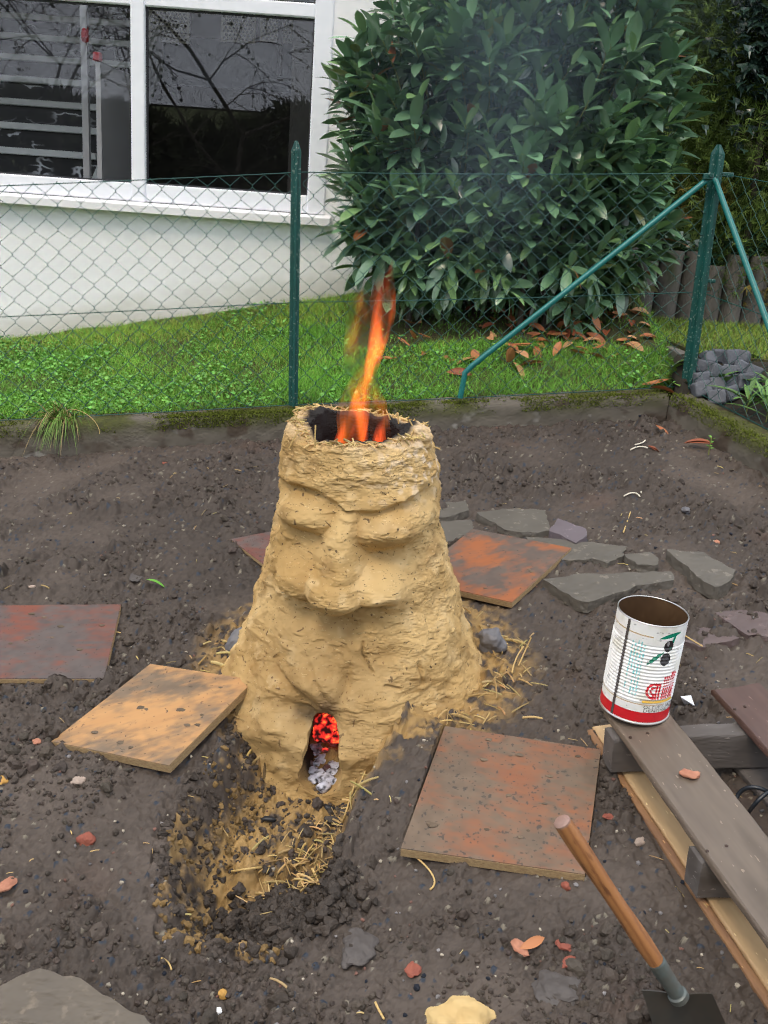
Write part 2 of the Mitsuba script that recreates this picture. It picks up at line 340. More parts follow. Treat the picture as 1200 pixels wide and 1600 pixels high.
# ------------------------------------------------------------------ the clay kiln with a face
prof_px = [(664, 455, 669), (676, 446, 678), (692, 443, 683), (740, 441, 685), (800, 436, 690), (850, 426, 698), (900, 411, 713), (950, 396, 727), (1000, 378, 745), (1030, 364, 764), (1062, 340, 796)]
pz, pc, pr_ = [], [], []
for y_, a, b in prof_px:
    L_, R_ = aty(a, y_, KILN[1]), aty(b, y_, KILN[1])
    pz.append((L_[2] + R_[2]) / 2); pc.append((L_[0] + R_[0]) / 2); pr_.append((R_[0] - L_[0]) / 2)
pz, pc, pr_ = map(lambda a: np.array(a)[::-1], (pz, pc, pr_))
ZT = pz[-1]; ZG = zg(KILN[0], KILN[1])
def kc(z): return np.interp(z, pz, pc)
def kr(z): return np.interp(z, pz, pr_) + np.where(z < pz[0], .05 * (pz[0] - z), 0)
def fp(px, py):
    """the point of the kiln's front seen at a pixel of the photograph, as (offset from the axis, height)"""
    v = ray(px, py); lo, hi = 1.3, 3.2
    t = np.linspace(lo, hi, 4000); p = CAM + t[:, None] * v
    inside = (p[:, 0] - kc(p[:, 2])) ** 2 + (p[:, 1] - KILN[1]) ** 2 < kr(p[:, 2]) ** 2
    i = inside.argmax() if inside.any() else np.abs((p[:, 0] - kc(p[:, 2])) ** 2 + (p[:, 1] - KILN[1]) ** 2).argmin()
    return np.array([p[i, 0] - kc(p[i, 2]), p[i, 2]])
PXM = 2.25 / FOC
def gb(a, z, c, ra, rz, amp, e=2.0, rot=0.0):
    da, dz = a - c[0], z - c[1]; co, si = math.cos(rot), math.sin(rot)
    da, dz = da * co + dz * si, -da * si + dz * co
    q = np.sqrt((da / ra) ** 2 + (dz / rz) ** 2)
    return amp * np.exp(-q ** (2 * e) * .7) if e != 1 else amp * np.exp(-q * q)
def segd(a, z, pts):
    best = np.full(a.shape, 9.); sd = np.full(a.shape, 9.); tt = np.zeros(a.shape)
    n = len(pts) - 1
    for i in range(n):
        p, q = pts[i], pts[i + 1]; ab = q - p
        t = ((a - p[0]) * ab[0] + (z - p[1]) * ab[1]) / (ab @ ab); tc = np.clip(t, 0, 1)
        dx, dz = a - p[0] - ab[0] * tc, z - p[1] - ab[1] * tc; d = np.hypot(dx, dz)
        s = np.sign(ab[0] * dz - ab[1] * dx)
        u = d < best; best = np.where(u, d, best); sd = np.where(u, d * s, sd); tt = np.where(u, (i + tc) / n, tt)
    return best, sd, tt
def face(a, z):
    D = 0 * a
    # nose: ridge, tip, wings with a sharp lower edge
    ridge = [fp(541, 812), fp(535, 850), fp(530, 906)]
    d, s, t = segd(a, z, ridge); D = np.maximum(D, (.036 + .046 * t) * np.exp(-(d / (.025 + .026 * t)) ** 2.4))
    tip = fp(508, 912); D = np.maximum(D, gb(a, z, fp(529, 920), .054, .049, .094, 1.35))
    D = np.maximum(D, gb(a, z, fp(584, 919), .050, .039, .070, 1.4))
    D = np.maximum(D, gb(a, z, fp(477, 904), .040, .041, .064, 1.4))
    under, su, tu = segd(a, z, [fp(455, 918), fp(486, 941), fp(528, 957), fp(562, 942), fp(612, 930)])
    cut = 1 / (1 + np.exp(-su / .0045)); lat = np.clip((.115 - np.abs(a - fp(532, 930)[0])) / .03, 0, 1); cut = 1 - (1 - cut) * lat
    D = D * np.where((z < fp(520, 880)[1]), .22 + .78 * cut, 1)
    D -= .014 * np.exp(-(np.minimum(under, 1) / .014) ** 2) * (su < 0) * lat
    # eyes
    for c, ra, rz, am, ro in ((fp(478, 805), .052, .028, .050, -.05), (fp(606, 828), .062, .031, .058, .22)):
        e = gb(a, z, c, ra, rz, am, 1.3, ro)
        D = np.maximum(D, e) + 0
        D -= gb(a, z, c - np.array([-.0, rz * 1.75]), ra * .9, rz * .6, .018, 1.0, ro)
    # brows: a ledge with a crease under it
    for pts, am in (([fp(442, 748), fp(470, 757), fp(500, 768), fp(526, 786)], .016), ([fp(556, 797), fp(588, 797), fp(622, 783), fp(662, 763)], .021)):
        d, s, t = segd(a, z, np.array(pts)); w = np.sin(np.pi * np.clip(t * .86 + .07, 0, 1)) ** .6 * (d < .2)
        D += am * np.exp(-(np.maximum(s, 0) / .034) ** 2) / (1 + np.exp(-s / .0022)) * w - .008 * np.exp(-((s + .010) / .009) ** 2) * w
    D -= gb(a, z, fp(542, 812), .022, .022, .010, 1.0)
    # cheeks, upper lip, pursed mouth
    D += gb(a, z, fp(655, 905), .085, .075, .018, 1.0) + gb(a, z, fp(430, 870), .05, .06, .014, 1.0) + gb(a, z, fp(672, 1010), .08, .07, .016, 1.0)
    D += gb(a, z, fp(480, 1012), .09, .035, .014, 1.0) - gb(a, z, fp(520, 978), .10, .020, .012, 1.0)
    D += gb(a, z, fp(500, 1062), .060, .035, .050, 1.0, -.5) + gb(a, z, fp(432, 1120), .045, .05, .036, 1.0) + gb(a, z, fp(590, 1110), .07, .075, .030, 1.0, .4)
    D += gb(a, z, fp(455, 1062), .05, .035, .018, 1.0)
    for pts, am in (([fp(480, 1022), fp(500, 1058), fp(520, 1095)], .018), ([fp(438, 1046), fp(475, 1075), fp(496, 1105)], .022), ([fp(545, 1040), fp(540, 1075), fp(528, 1105)], .018), ([fp(455, 1100), fp(480, 1108), fp(495, 1125)], .020)):
        d, s, t = segd(a, z, np.array(pts)); D -= am * np.exp(-(d / .010) ** 2) * np.sin(np.pi * np.clip(t * .8 + .15, 0, 1))
    # cracks
    for pts in ([(567, 1003), (565, 1022), (576, 1040), (581, 1048)], [(648, 1030), (652, 1048), (657, 1066)], [(600, 1066), (622, 1072)]):
        d, s, t = segd(a, z, np.array([fp(*p) for p in pts])); D -= .011 * np.exp(-(d / .0028) ** 2)
    return D
NP_, NZ_ = 520, 330
zs = np.concatenate([np.linspace(ZG - .30, ZG, 60)[:-1], np.linspace(ZG, ZT, NZ_)])
ph = np.linspace(0, 2 * np.pi, NP_, endpoint=False) + .3
PH, ZZ = np.meshgrid(ph, zs)
RR = kr(ZZ); CX = kc(ZZ)
n3 = np.stack([np.cos(PH), np.sin(PH), ZZ * 0], -1)
A0 = RR * np.cos(PH)
front = np.clip(-np.sin(PH) * 2.2, 0, 1)
P = np.stack([CX, ZZ * 0 + KILN[1], ZZ], -1) + n3 * RR[..., None]
Dp = face(A0, ZZ) * front
lump = (meshkit.fbm(P * 9, 3, 3) - .5) * .026 + (meshkit.fbm(P * 20, 2, 4) - .5) * .019 + (meshkit.fbm(P * np.array([60, 60, 66]), 3, 5) - .5) * .0095
low = np.clip((ZG + .22 - ZZ) / .25, 0, 1)
lump = lump + low * (meshkit.fbm(P * 16 + 4, 3, 6) - .5) * .03
Dp = Dp + lump
# narrow ledges smeared by hand
sm = meshkit.fbm(P * np.array([24, 24, 60]) + 9, 3, 7); Dp += .003 * np.clip((sm - .62) * 14, 0, 1)
P = P + n3 * Dp[..., None]
topn = np.clip((ZZ - (ZT - .05)) / .05, 0, 1)
P[..., 2] += topn * ((meshkit.fbm(P * np.array([14, 14, 0]) + 5, 3, 8) - .5) * .05 + (meshkit.fbm(P * 50, 2, 9) - .5) * .016 - .020 * np.clip(-np.sin(PH), 0, 1))
ringz = P[-1, :, 2]
rows_ = [P.reshape(-1, 3)]
for kf_, dz in ((.90, .006), (.78, .008), (.66, .004), (.5, -.01)):
    r = P[-1].copy(); c = np.array([kc(ZT), KILN[1]])
    r[:, :2] = c + (r[:, :2] - c) * kf_; r[:, 2] += dz + (meshkit.fbm(r * 40, 3, 12) - .5) * .016; rows_.append(r)
V = np.vstack(rows_ + [[[kc(ZT), KILN[1], ZT - .02]], [[kc(zs[0]), KILN[1], zs[0]]]])
nr = len(zs) + 4; I = np.arange(nr * NP_).reshape(nr, NP_); J = np.roll(I, -1, 1)
F = np.vstack([np.stack([I[:-1], J[:-1], J[1:]], -1).reshape(-1, 3), np.stack([I[:-1], J[1:], I[1:]], -1).reshape(-1, 3),
               np.stack([I[-1], J[-1], I[-1] * 0 + len(V) - 2], -1), np.stack([J[0], I[0], I[0] * 0 + len(V) - 1], -1)])
def man(v, f): return m3.Manifold(m3.Mesh(np.asarray(v, np.float32), np.asarray(f, np.uint32)))
body = man(V, F)
KP, KN3 = P.copy(), n3.copy()
# cavity: a wavy flue, and the mouth tunnel
RI = .118
zc_ = np.linspace(ZG - .075, ZT + .1, 60); PI_, ZI = np.meshgrid(np.linspace(0, 2 * np.pi, 120, endpoint=False), zc_)
ri = RI + .075 * np.clip((ZG + .38 - ZI) / .3, 0, 1)
ri = ri + .016 * (meshkit.fbm(np.stack([np.cos(PI_), np.sin(PI_), ZI * 6], -1) * 2.2, 3, 13) - .5) * 2
cvx = np.stack([kc(np.minimum(ZI, ZT)) - .002 + ri * np.cos(PI_), KILN[1] - .005 + ri * np.sin(PI_), ZI], -1)
Vc = np.vstack([cvx.reshape(-1, 3), [[kc(ZG), KILN[1], zc_[0]]], [[kc(ZT), KILN[1], zc_[-1]]]])
I = np.arange(60 * 120).reshape(60, 120); J = np.roll(I, -1, 1)
Fc = np.vstack([np.stack([I[:-1], J[:-1], J[1:]], -1).reshape(-1, 3), np.stack([I[:-1], J[1:], I[1:]], -1).reshape(-1, 3),
                np.stack([I[-1], J[-1], I[-1] * 0 + len(Vc) - 1], -1), np.stack([J[0], I[0], I[0] * 0 + len(Vc) - 2], -1)])
YF = KILN[1] - .33
mt, mb = aty(510, 1133, YF), aty(503, 1203, YF)
def ball(c, r): s = trimesh.creation.icosphere(subdivisions=3, radius=r); return np.array(s.vertices) + c
tun = hull(np.vstack([ball(mt + [-.004, -.10, .0], .032), ball(mb + [-.004, -.10, 0], .047), ball(mt + [0, .02, 0], .024), ball(mb + [0, .02, 0], .042), ball(mt + [.005, .30, -.01], .026), ball(mb + [.005, .30, .01], .045)]))
tun = subdiv(tun, .012); tn = trimesh.Trimesh(*tun, process=False)
tun = (tun[0] + tn.vertex_normals * ((meshkit.fbm(tun[0] * 28, 3, 15) - .5) * .02)[:, None], tun[1])
kiln = body - man(Vc, Fc) - man(*tun)
AXT = (float(kc(ZT)), float(KILN[1]))
Z1, Z2, MBX, MBY, MBZ, MTZ = float(ZG), float(ZT), float(mb[0]), float(YF), float(mb[2]), float(mt[2])
def clay(p, n, uv):
    h = SS(Z1, Z2, p.z)
    c = MX((.53, .365, .160), (.39, .245, .090), SS(.3, .72, FB(p.x * 7, p.y * 7, p.z * 8, 4)))
    c = MX(c, (.58, .42, .21), SS(.55, .75, FB(p.x * 26, p.y * 26, p.z * 20 + 3, 3)) * .7)
    c = MX(c, (.29, .175, .066), SS(.56, .74, FB(p.x * 17 + 8, p.y * 17, p.z * 15, 3)) * .55)
    # chaff: short dark and pale fibres
    a = FB(p.x * 21, p.y * 21, p.z * 21, 2) * 9
    q = N(p.x * 330 + a, p.y * 330, p.z * 120 + a); c = MX(c, (.12, .075, .03), SS(.83, .9, q) * .8)
    q2 = N(p.x * 140, p.y * 140 + a, p.z * 380); c = MX(c, (.68, .54, .32), SS(.84, .92, q2) * .45)
    q3 = N(p.x * 90 + 7, p.y * 90, p.z * 90 + a); c = MX(c, (.05, .035, .022), SS(.88, .92, q3) * .8)
    wet = SS(.26, .05, dr.sqrt(dr.square(p.x - MBX) + dr.square(p.z - MTZ - .05)) + .16 * (FB(p.x * 14, p.y * 14, p.z * 14, 3) - .5)); c = MX(c, (.24, .145, .06), wet * .45)
    # dried paler grit to the right near the rim
    c = MX(c, (.62, .50, .36), SS(.5, .7, FB(p.x * 60, p.y * 60, p.z * 60, 2)) * SS(.80, .97, h) * SS(-.05, .16, p.x - AXT[0]) * .8)
    c = MX(c, (.50, .37, .22), SS(Z2 - .035, Z2 - .005, p.z) * .6)
    # soot inside the flue and round the mouth
    rd = dr.sqrt(dr.square(p.x - AXT[0]) + dr.square(p.y - AXT[1])) + .035 * (FB(p.x * 22, p.y * 22, p.z * 22, 3) - .5)
    soot = SS(.150, .128, rd) * SS(Z1 - .2, Z1 - .05, p.z)
    deep = SS(MBY - .012, MBY + .045, p.y + .03 * (FB(p.x * 30, p.y * 30, p.z * 30, 2) - .5)) * SS(.085, .06, dr.abs(p.x - MBX)) * SS(MTZ + .035, MTZ + .005, p.z)
    up = dr.sqrt(dr.square((p.x - MBX) / .035) + dr.square((p.z - MTZ - .035) / .045)); lick = SS(1.25, .2, up + .5 * (FB(p.x * 40, p.y * 40, p.z * 40, 3) - .5)) * SS(MBY + .2, MBY + .1, p.y)
    c = MX(c, (.07, .04, .022), lick * .75)
    return MX(c, (.014, .012, .011), dr.maximum(soot, deep * .96))
B('m_clay', mikit.proc(clay), .72, .3, bump=lambda p, n, uv: FB(p.x * 190, p.y * 190, p.z * 230, 3) + .5 * N(p.x * 90, p.y * 90, p.z * 420), bscale=.0042, beps=.0008)
kk = thing('clay_kiln', 'tall ochre clay kiln shaped as a face, burning, at the end of the trench', 'kiln')
obj('clay_body', kiln, 'm_clay', kk, smooth=True)

# lump of clay at the right of the rim
lp = aty(652, 684, KILN[1] - .03)
v, f = rough((rockmesh(3, 3, .25)[0] * np.array([.040, .040, .036]) + lp, rockmesh(3, 3, .25)[1]), .005, .020, 34)
obj('rim_lump', (v, f), 'm_clay', kk, smooth=True)

# straw
STRAW = tube([[0, -.5, 0], [0, -.2, .015], [0, .15, .018], [0, .5, 0]], [.02, .02, .018, .014], 5)
STRAW = (STRAW[0] * np.array([1, 1, 1]), STRAW[1])
def straw_mesh(Pc, dirs, L, R, seed=0):
    r_ = np.random.default_rng(seed); n = len(Pc)
    S = np.stack([R / .02, L, np.where(r_.random(n) < .5, R / .02, R / .02 + L * 2)], 1)
    M = frames(dirs, r_.uniform(-.6, .6, n))
    V, F = scatter(STRAW, M, Pc, S)
    c = np.array([.52, .37, .155]) * r_.uniform(.6, 1.25, n)[:, None] * (1 + r_.normal(0, .05, (n, 3)))
    return (V, F), rep(np.clip(c, 0, 1), len(STRAW[0]))
r_ = np.random.default_rng(11); n = 330
a_ = r_.uniform(0, 2 * np.pi, n); rt = r_.uniform(.86, 1.0, n) * kr(ZT)
Pc = np.stack([kc(ZT) + rt * np.cos(a_), KILN[1] + rt * np.sin(a_), np.interp(a_ % (2 * np.pi), np.sort(ph % (2 * np.pi)), ringz[np.argsort(ph % (2 * np.pi))]) + .006], 1)
Dd = np.stack([np.cos(a_ + r_.normal(0, 1.2, n)), np.sin(a_ + r_.normal(0, 1.2, n)), r_.normal(.05, .35, n)], 1)
st, cs = straw_mesh(Pc, Dd, r_.uniform(.012, .045, n), r_.uniform(.0007, .0017, n), 1)
ne = 420; ir = r_.integers(70, len(zs) - 3, ne); ic = np.where(r_.random(ne) < .8, r_.integers(0, NP_, ne), 0)
nn3 = KN3[ir, ic]; tg = np.stack([-nn3[:, 1], nn3[:, 0], r_.normal(0, .6, ne)], 1); Le = r_.uniform(.006, .028, ne)
pe = KP[ir, ic] + nn3 * r_.uniform(-.0006, .0014, ne)[:, None]; S_e = np.stack([r_.uniform(.0005, .0011, ne) / .02, Le, r_.uniform(.0005, .0011, ne) / .02], 1)
se = scatter(STRAW, frames(tg), pe, S_e); ce = rep(np.where((r_.random(ne) < .35)[:, None], np.array([.14, .085, .035]), np.array([.54, .40, .19])) * r_.uniform(.7, 1.2, (ne, 1)), len(STRAW[0]))
obj('straw', cat_([st, se]), 'm_leaf', kk, smooth=True, color=np.vstack([cs, ce]), kind='stuff', label='straw ends sticking out of the clay')
for i_, (pa, pb, yo) in enumerate((((452, 700), (467, 672), -.1), ((492, 700), (493, 664), -.17), ((612, 662), (603, 640), .1), ((623, 664), (621, 644), .08), ((655, 688), (640, 657), -.05), ((664, 694), (688, 702), 0.))):
    A_, B_ = aty(*pa, KILN[1] + yo), aty(*pb, KILN[1] + yo)
    obj('straw_stalk', tube([A_, (A_ + B_) / 2 + [0, -.003, .002], B_], .0019, 6), 'm_straw', kk, smooth=True)
B('m_straw', (.50, .35, .14), .55, .4)

# ------------------------------------------------------------------ embers in the mouth
B('m_ash', VC, .9, .15)
def sph_uv(v):
    d = v - v.mean(0); d = d / np.linalg.norm(d, axis=1, keepdims=True)
    return np.stack([np.arctan2(d[:, 1], d[:, 0]) / 6.2832 + .5, np.arccos(np.clip(d[:, 2], -1, 1)) / np.pi], 1)
cole = aty(505, 1190, YF)
r_ = np.random.default_rng(17)
spots = [(500, 1178), (518, 1168), (490, 1170), (526, 1184), (510, 1190), (508, 1222), (490, 1206), (500, 1212), (520, 1210), (512, 1200), (496, 1194), (524, 1196), (484, 1194), (505, 1186), (520, 1184), (494, 1180), (512, 1176), (500, 1170), (522, 1172), (488, 1218), (524, 1222), (505, 1230), (515, 1165), (498, 1160), (510, 1218)]
for i, (px, py) in enumerate(spots):
    p = aty(px, py, YF + (1228 - py) * .0026 - .012); s = r_.uniform(.010, .019)
    v, f = rockmesh(30 + i, 2, .45); v = v * s * np.array([1.1, 1, .8]) + p
    ash = np.clip((meshkit.fbm(v * 110, 3, i) - .33) * 6, 0, 1)[:, None] * (.95 if py > 1160 else .5)
    c = np.array([.016, .014, .016]) * (1 - ash) + np.array([.62, .63, .72]) * ash
    if i in (12, 9): c = np.array([.11, .05, .05]) * (1 - ash * .4) + ash * .12
    k = obj('charcoal_lump', (v, f), 'm_ash', smooth=40 if False else True, color=c)
    if i == 12: tag(k, 'pinkish brown lump at the left edge of the ash in the kiln mouth', 'charcoal')
    elif i == 9: tag(k, 'brownish lump in the middle of the pale ash in the kiln mouth', 'charcoal')
    elif py <= 1160: tag(k, 'dark charcoal lump behind the pale ash in the kiln mouth', 'charcoal', 'dark charcoal lumps in the kiln mouth')
    else: tag(k, 'pale ash covered charcoal lump at the front of the kiln mouth', 'charcoal', 'ash covered lumps in the kiln mouth')
EMB = mikit.proc(lambda p, n, uv: MX(MX((.008, .001, .001), (.24, .008, .006), SS(.40, .62, FB(p.x * 75, p.y * 75, p.z * 75, 3))), (.50, .055, .012), SS(.60, .76, FB(p.x * 75, p.y * 75, p.z * 75, 3))))
for i, (px, py, dy, s) in enumerate(((512, 1128, .13, .026), (502, 1139, .12, .020), (523, 1138, .13, .020), (510, 1148, .10, .018), (524, 1152, .10, .013), (498, 1152, .09, .011), (508, 1172, .04, .007), (517, 1120, .17, .024))):
    p = aty(px, py, YF + dy); v, f = rockmesh(60 + i, 3, .8)
    k = obj('ember', (v * s * r_.uniform(.65, 1.35, 3) + p, f), 'm_ash', smooth=True, color=np.full(v.shape, .02), uv=sph_uv(v), emitter={'type': 'area', 'radiance': EMB})
    tag(k, 'red glowing ember deep in the mouth of the clay kiln', 'ember', 'glowing embers in the kiln mouth')
# fire bed down the flue
v, f = rough((rockmesh(80, 3, .2)[0] * np.array([.15, .15, .07]) + [kc(ZG), KILN[1], ZG - .02], rockmesh(80, 3, .2)[1]), .012, .03, 24)
k = obj('fire_bed', (v, f), 'm_ash', smooth=True, color=np.full(v.shape, .02), uv=sph_uv(v), emitter={'type': 'area', 'radiance': mikit.proc(lambda p, n, uv: MX((.05, .002, .001), (.8, .08, .015), SS(.38, .65, FB(p.x * 45, p.y * 45, p.z * 45, 3))))})
tag(k, 'glowing bed of coals at the bottom of the kiln', 'fire bed')

# ------------------------------------------------------------------ flames: nested, see-through, giving off light
scene['m_flame'] = {'type': 'null'}
def flame_fn(c_lo, c_hi, f0, f1, b0, b1, sx, sz, seed):
    def fn(p, n, uv):
        w = FB(p.x * sx + seed, p.y * sx, p.z * sz - seed, 3)
        st = SS(.25, .72, w)
        fade = SS(f0, f1, uv.y) * SS(b0, b1, uv.y)
        return MX(c_lo, c_hi, uv.y) * (.06 + 2.1 * st * st) * fade
    return fn
def tongue(parent, px, gains, y0, c_lo, c_hi, f=(0, .12), b=(1.0, .45), sx=34, sz=9, seed=0, dy=0.0, squash=.8):
    px = np.array(px, float); t = np.linspace(0, 1, 36)
    cs_ = [np.interp(t, np.linspace(0, 1, len(px)), px[:, k]) for k in range(3)]
    from scipy.ndimage import gaussian_filter1d
    cs_ = [gaussian_filter1d(c, 2.0, mode='nearest') for c in cs_]
    Vs, Fs, Us, n0 = [], [], [], 0
    nA = 22; a = np.arange(nA + 1) * 2 * np.pi / nA
    for s in gains:
        ring = []; si_ = len(Vs)
        for i in range(36):
            c = aty(cs_[0][i], cs_[1][i], y0 + dy * t[i]); r = .72 * cs_[2][i] * s * (1 - t[i] ** 5) * 2.45 / FOC
            wob = 1 + .35 * (meshkit.fbm(np.stack([np.cos(a) * 1.3 + seed, np.sin(a) * 1.3 + s * 3, a * 0 + t[i] * 4], 1), 2, 5) - .5) * 2
            wob[-1] = wob[0]
            ring.append(c + np.stack([np.cos(a) * r * wob, np.sin(a) * r * wob * squash, a * 0], 1))
        Vs.append(np.array(ring).reshape(-1, 3)); I = n0 + np.arange(36 * (nA + 1)).reshape(36, nA + 1)
        Fs.append(np.stack([I[:-1, :-1], I[:-1, 1:], I[1:, 1:], I[1:, :-1]], -1).reshape(-1, 4))
        Us.append(np.stack([np.broadcast_to((a / 6.2833 * .98 + .01 + si_) / len(gains), (36, nA + 1)), np.broadcast_to(t[:, None], (36, nA + 1))], -1).reshape(-1, 2)); n0 += 36 * (nA + 1)
    k = obj('flame_tongue', (np.vstack(Vs), np.vstack(Fs)), 'm_flame', parent, smooth=True, uv=np.vstack(Us),
            emitter={'type': 'area', 'radiance': mikit.proc(flame_fn(c_lo, c_hi, *f, *b, sx, sz, seed))})
    return k
fl_ = thing('flame', 'tall orange flame blowing up out of the top of the clay kiln', 'flame')
YK = KILN[1]
GB = (.3, .6, .9, 1.2)
GA = (.18, .36, .54, .72, .9, 1.08, 1.26)
tongue(fl_, [(552, 712, 12), (558, 668, 20), (562, 630, 15), (574, 590, 10), (587, 550, 13), (597, 510, 20), (603, 470, 17), (606, 440, 12), (612, 412, 6), (616, 396, 1)], GA, YK, (.034, .0052, .0004), (.036, .0048, .0014), f=(0, .05), b=(1.0, .5), seed=1)
tongue(fl_, [(540, 715, 16), (548, 660, 22), (551, 630, 24), (556, 600, 15), (568, 570, 9), (580, 540, 6)], GB, YK - .02, (.020, .0042, .0003), (.022, .0038, .0005), f=(0, .1), b=(1.0, .4), seed=4)
tongue(fl_, [(596, 700, 18), (594, 655, 18), (588, 625, 15), (584, 600, 12), (586, 570, 9)], GB, YK + .03, (.020, .004, .0003), (.014, .003, .0003), f=(0, .1), b=(1.0, .3), seed=8)
tongue(fl_, [(556, 590, 24), (558, 545, 24), (563, 500, 24), (566, 465, 20), (566, 445, 9)], GA, YK + .05, (.007, .002, .0002), (.020, .0036, .0008), f=(0, .5), b=(1.0, .6), sx=26, seed=12)
tongue(fl_, [(586, 540, 14), (592, 490, 17), (597, 445, 15), (604, 405, 7)], GB, YK + .02, (.006, .001, .0004), (.008, .001, .0005), f=(0, .5), b=(1.0, .5), seed=15)
for (x, s, g_) in ((531, 13, 1.), (566, 11, .8), (590, 15, .9), (548, 8, .7)):
    tongue(fl_, [(x - 8, 724, s), (x, 690, s), (x + 5, 668, s * .7), (x + 10, 648, s * .3)], (.4, .7, 1.), YK + .02, (.075 * g_, .0075 * g_, .0012 * g_), (.045 * g_, .005 * g_, .002 * g_), f=(0, .1), b=(1.0, .35), seed=x)

# ------------------------------------------------------------------ the house with its big window and the staircase inside
_wa, _wb = aty(0, 530, YW), aty(500, 466, YW); WSL = float((_wb[2] - _wa[2]) / (_wb[0] - _wa[0])); WZ0 = float(_wa[2] - WSL * _wa[0])
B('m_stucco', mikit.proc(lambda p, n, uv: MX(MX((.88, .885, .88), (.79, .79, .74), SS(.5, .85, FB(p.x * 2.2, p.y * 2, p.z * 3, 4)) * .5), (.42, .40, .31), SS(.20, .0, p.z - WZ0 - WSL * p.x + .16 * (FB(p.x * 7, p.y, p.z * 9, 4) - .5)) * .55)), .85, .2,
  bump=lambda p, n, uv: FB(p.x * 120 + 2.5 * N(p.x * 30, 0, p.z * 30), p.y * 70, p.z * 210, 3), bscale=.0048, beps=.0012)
def wl(px, py): p = aty(px, py, YW); return p[0], p[2]
hh = thing('house', 'white rough plastered house with a large white window behind the lawn', 'house')
xw0, xw1 = -6.0, 1.12
oL, oR = -5.2, wl(516, 150)[0]; oB, oT = wl(240, 318)[1], 3.35
zb, zt = -.4, 3.9
wall = [box([xw0, YW, zb], [oL, YW + .3, zt]), box([oR, YW, zb], [xw1, YW + .3, zt]), box([oL, YW, zb], [oR, YW + .3, oB]), box([oL, YW, oT], [oR, YW + .3, zt])]
wm = trimesh.util.concatenate([trimesh.Trimesh(*w_) for w_ in wall])
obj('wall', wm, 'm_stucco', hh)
obj('wall', cat_([box([xw0, YW + .3, zb], [xw0 + .3, YW + 6.5, zt]), box([xw1 - .3, YW + .3, zb], [xw1, YW + 6.5, zt]), box([xw0 + .3, YW + 6.2, zb], [xw1 - .3, YW + 6.5, zt])]), 'm_stucco', hh)
B('m_roof', (.12, .11, .1), .8)
obj('roof', box([xw0 - .3, YW - .3, zt], [xw1 + .3, YW + 6.8, zt + .25]), 'm_roof', hh)
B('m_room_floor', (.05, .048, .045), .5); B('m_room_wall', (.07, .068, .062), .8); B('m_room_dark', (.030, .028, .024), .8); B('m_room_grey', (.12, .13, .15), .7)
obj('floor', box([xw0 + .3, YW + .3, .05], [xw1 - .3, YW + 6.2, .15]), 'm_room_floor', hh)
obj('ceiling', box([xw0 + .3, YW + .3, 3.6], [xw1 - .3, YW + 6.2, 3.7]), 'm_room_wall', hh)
# frame: mullion, rails, all butted
win = f'{hh}__window'
fr, fd = .012, .075                      # proud of the wall, depth
yf0, yf1 = YW - fr, YW + fd
xm0, xm1 = wl(205, 150)[0], wl(227, 150)[0]
xr0 = wl(487, 150)[0]
zs0, zs1 = wl(350, 315)[1], wl(350, 296)[1]            # bottom rail
zt0, zt1 = wl(360, 19)[1], wl(360, -4)[1]
# lower rails differ a little between the sashes
W_ = win; B('m_win_dummy', (.8, .8, .8))
def wbox(name, x0, x1, z0, z1, y0=yf0, y1=yf1, mat='m_upvc', bevel=.006): return obj(name, box([x0, y0, z0], [x1, y1, z1], bevel), mat, win)
wbox('mullion', xm0, xm1, oB + .004, oT)
wbox('frame', xr0, oR, oB + .004, oT)
xm2 = xm0 - 1.32; wbox('mullion', xm2, xm2 + .085, oB + .004, oT)
for a, b in ((xm1, xr0), (xm2 + .085, xm0), (oL, xm2)):
    wbox('rail', a + .001, b - .001, oB + .006, zs1, y0=yf0 + .01)
    wbox('rail', a + .001, b - .001, zt0, zt1, y0=yf0 + .006)
    wbox('rail', a + .001, b - .001, oT - .09, oT, y0=yf0 + .006)
    for z0, z1 in ((zs1, zt0), (zt1, oT - .09)):
        obj('gasket', cat_([box([a + .001, yf0 + .03, z0 + .001], [a + .009, yf0 + .05, z1 - .001]), box([b - .009, yf0 + .03, z0 + .001], [b - .001, yf0 + .05, z1 - .001]),
                            box([a + .01, yf0 + .03, z0 + .001], [b - .01, yf0 + .05, z0 + .009]), box([a + .01, yf0 + .03, z1 - .009], [b - .01, yf0 + .05, z1 - .001])]), 'm_gasket', win)
        obj('pane', (np.array([[a, yf0 + .04, z0], [b, yf0 + .04, z0], [b, yf0 + .04, z1], [a, yf0 + .04, z1]]), np.array([[0, 1, 2], [0, 2, 3]])), 'm_pane', win)
scene['m_pane'] = {'type': 'thindielectric', 'int_ior': 1.55}
obj('sill', hull([[xx, yy_, zz_] for xx in (oL - .05, oR + .035) for yy_, zz_ in ((YW - .07, oB - .052), (YW - .07, oB - .014), (YW - .001, oB + .002), (YW - .001, oB - .052))]), 'm_sill', win)
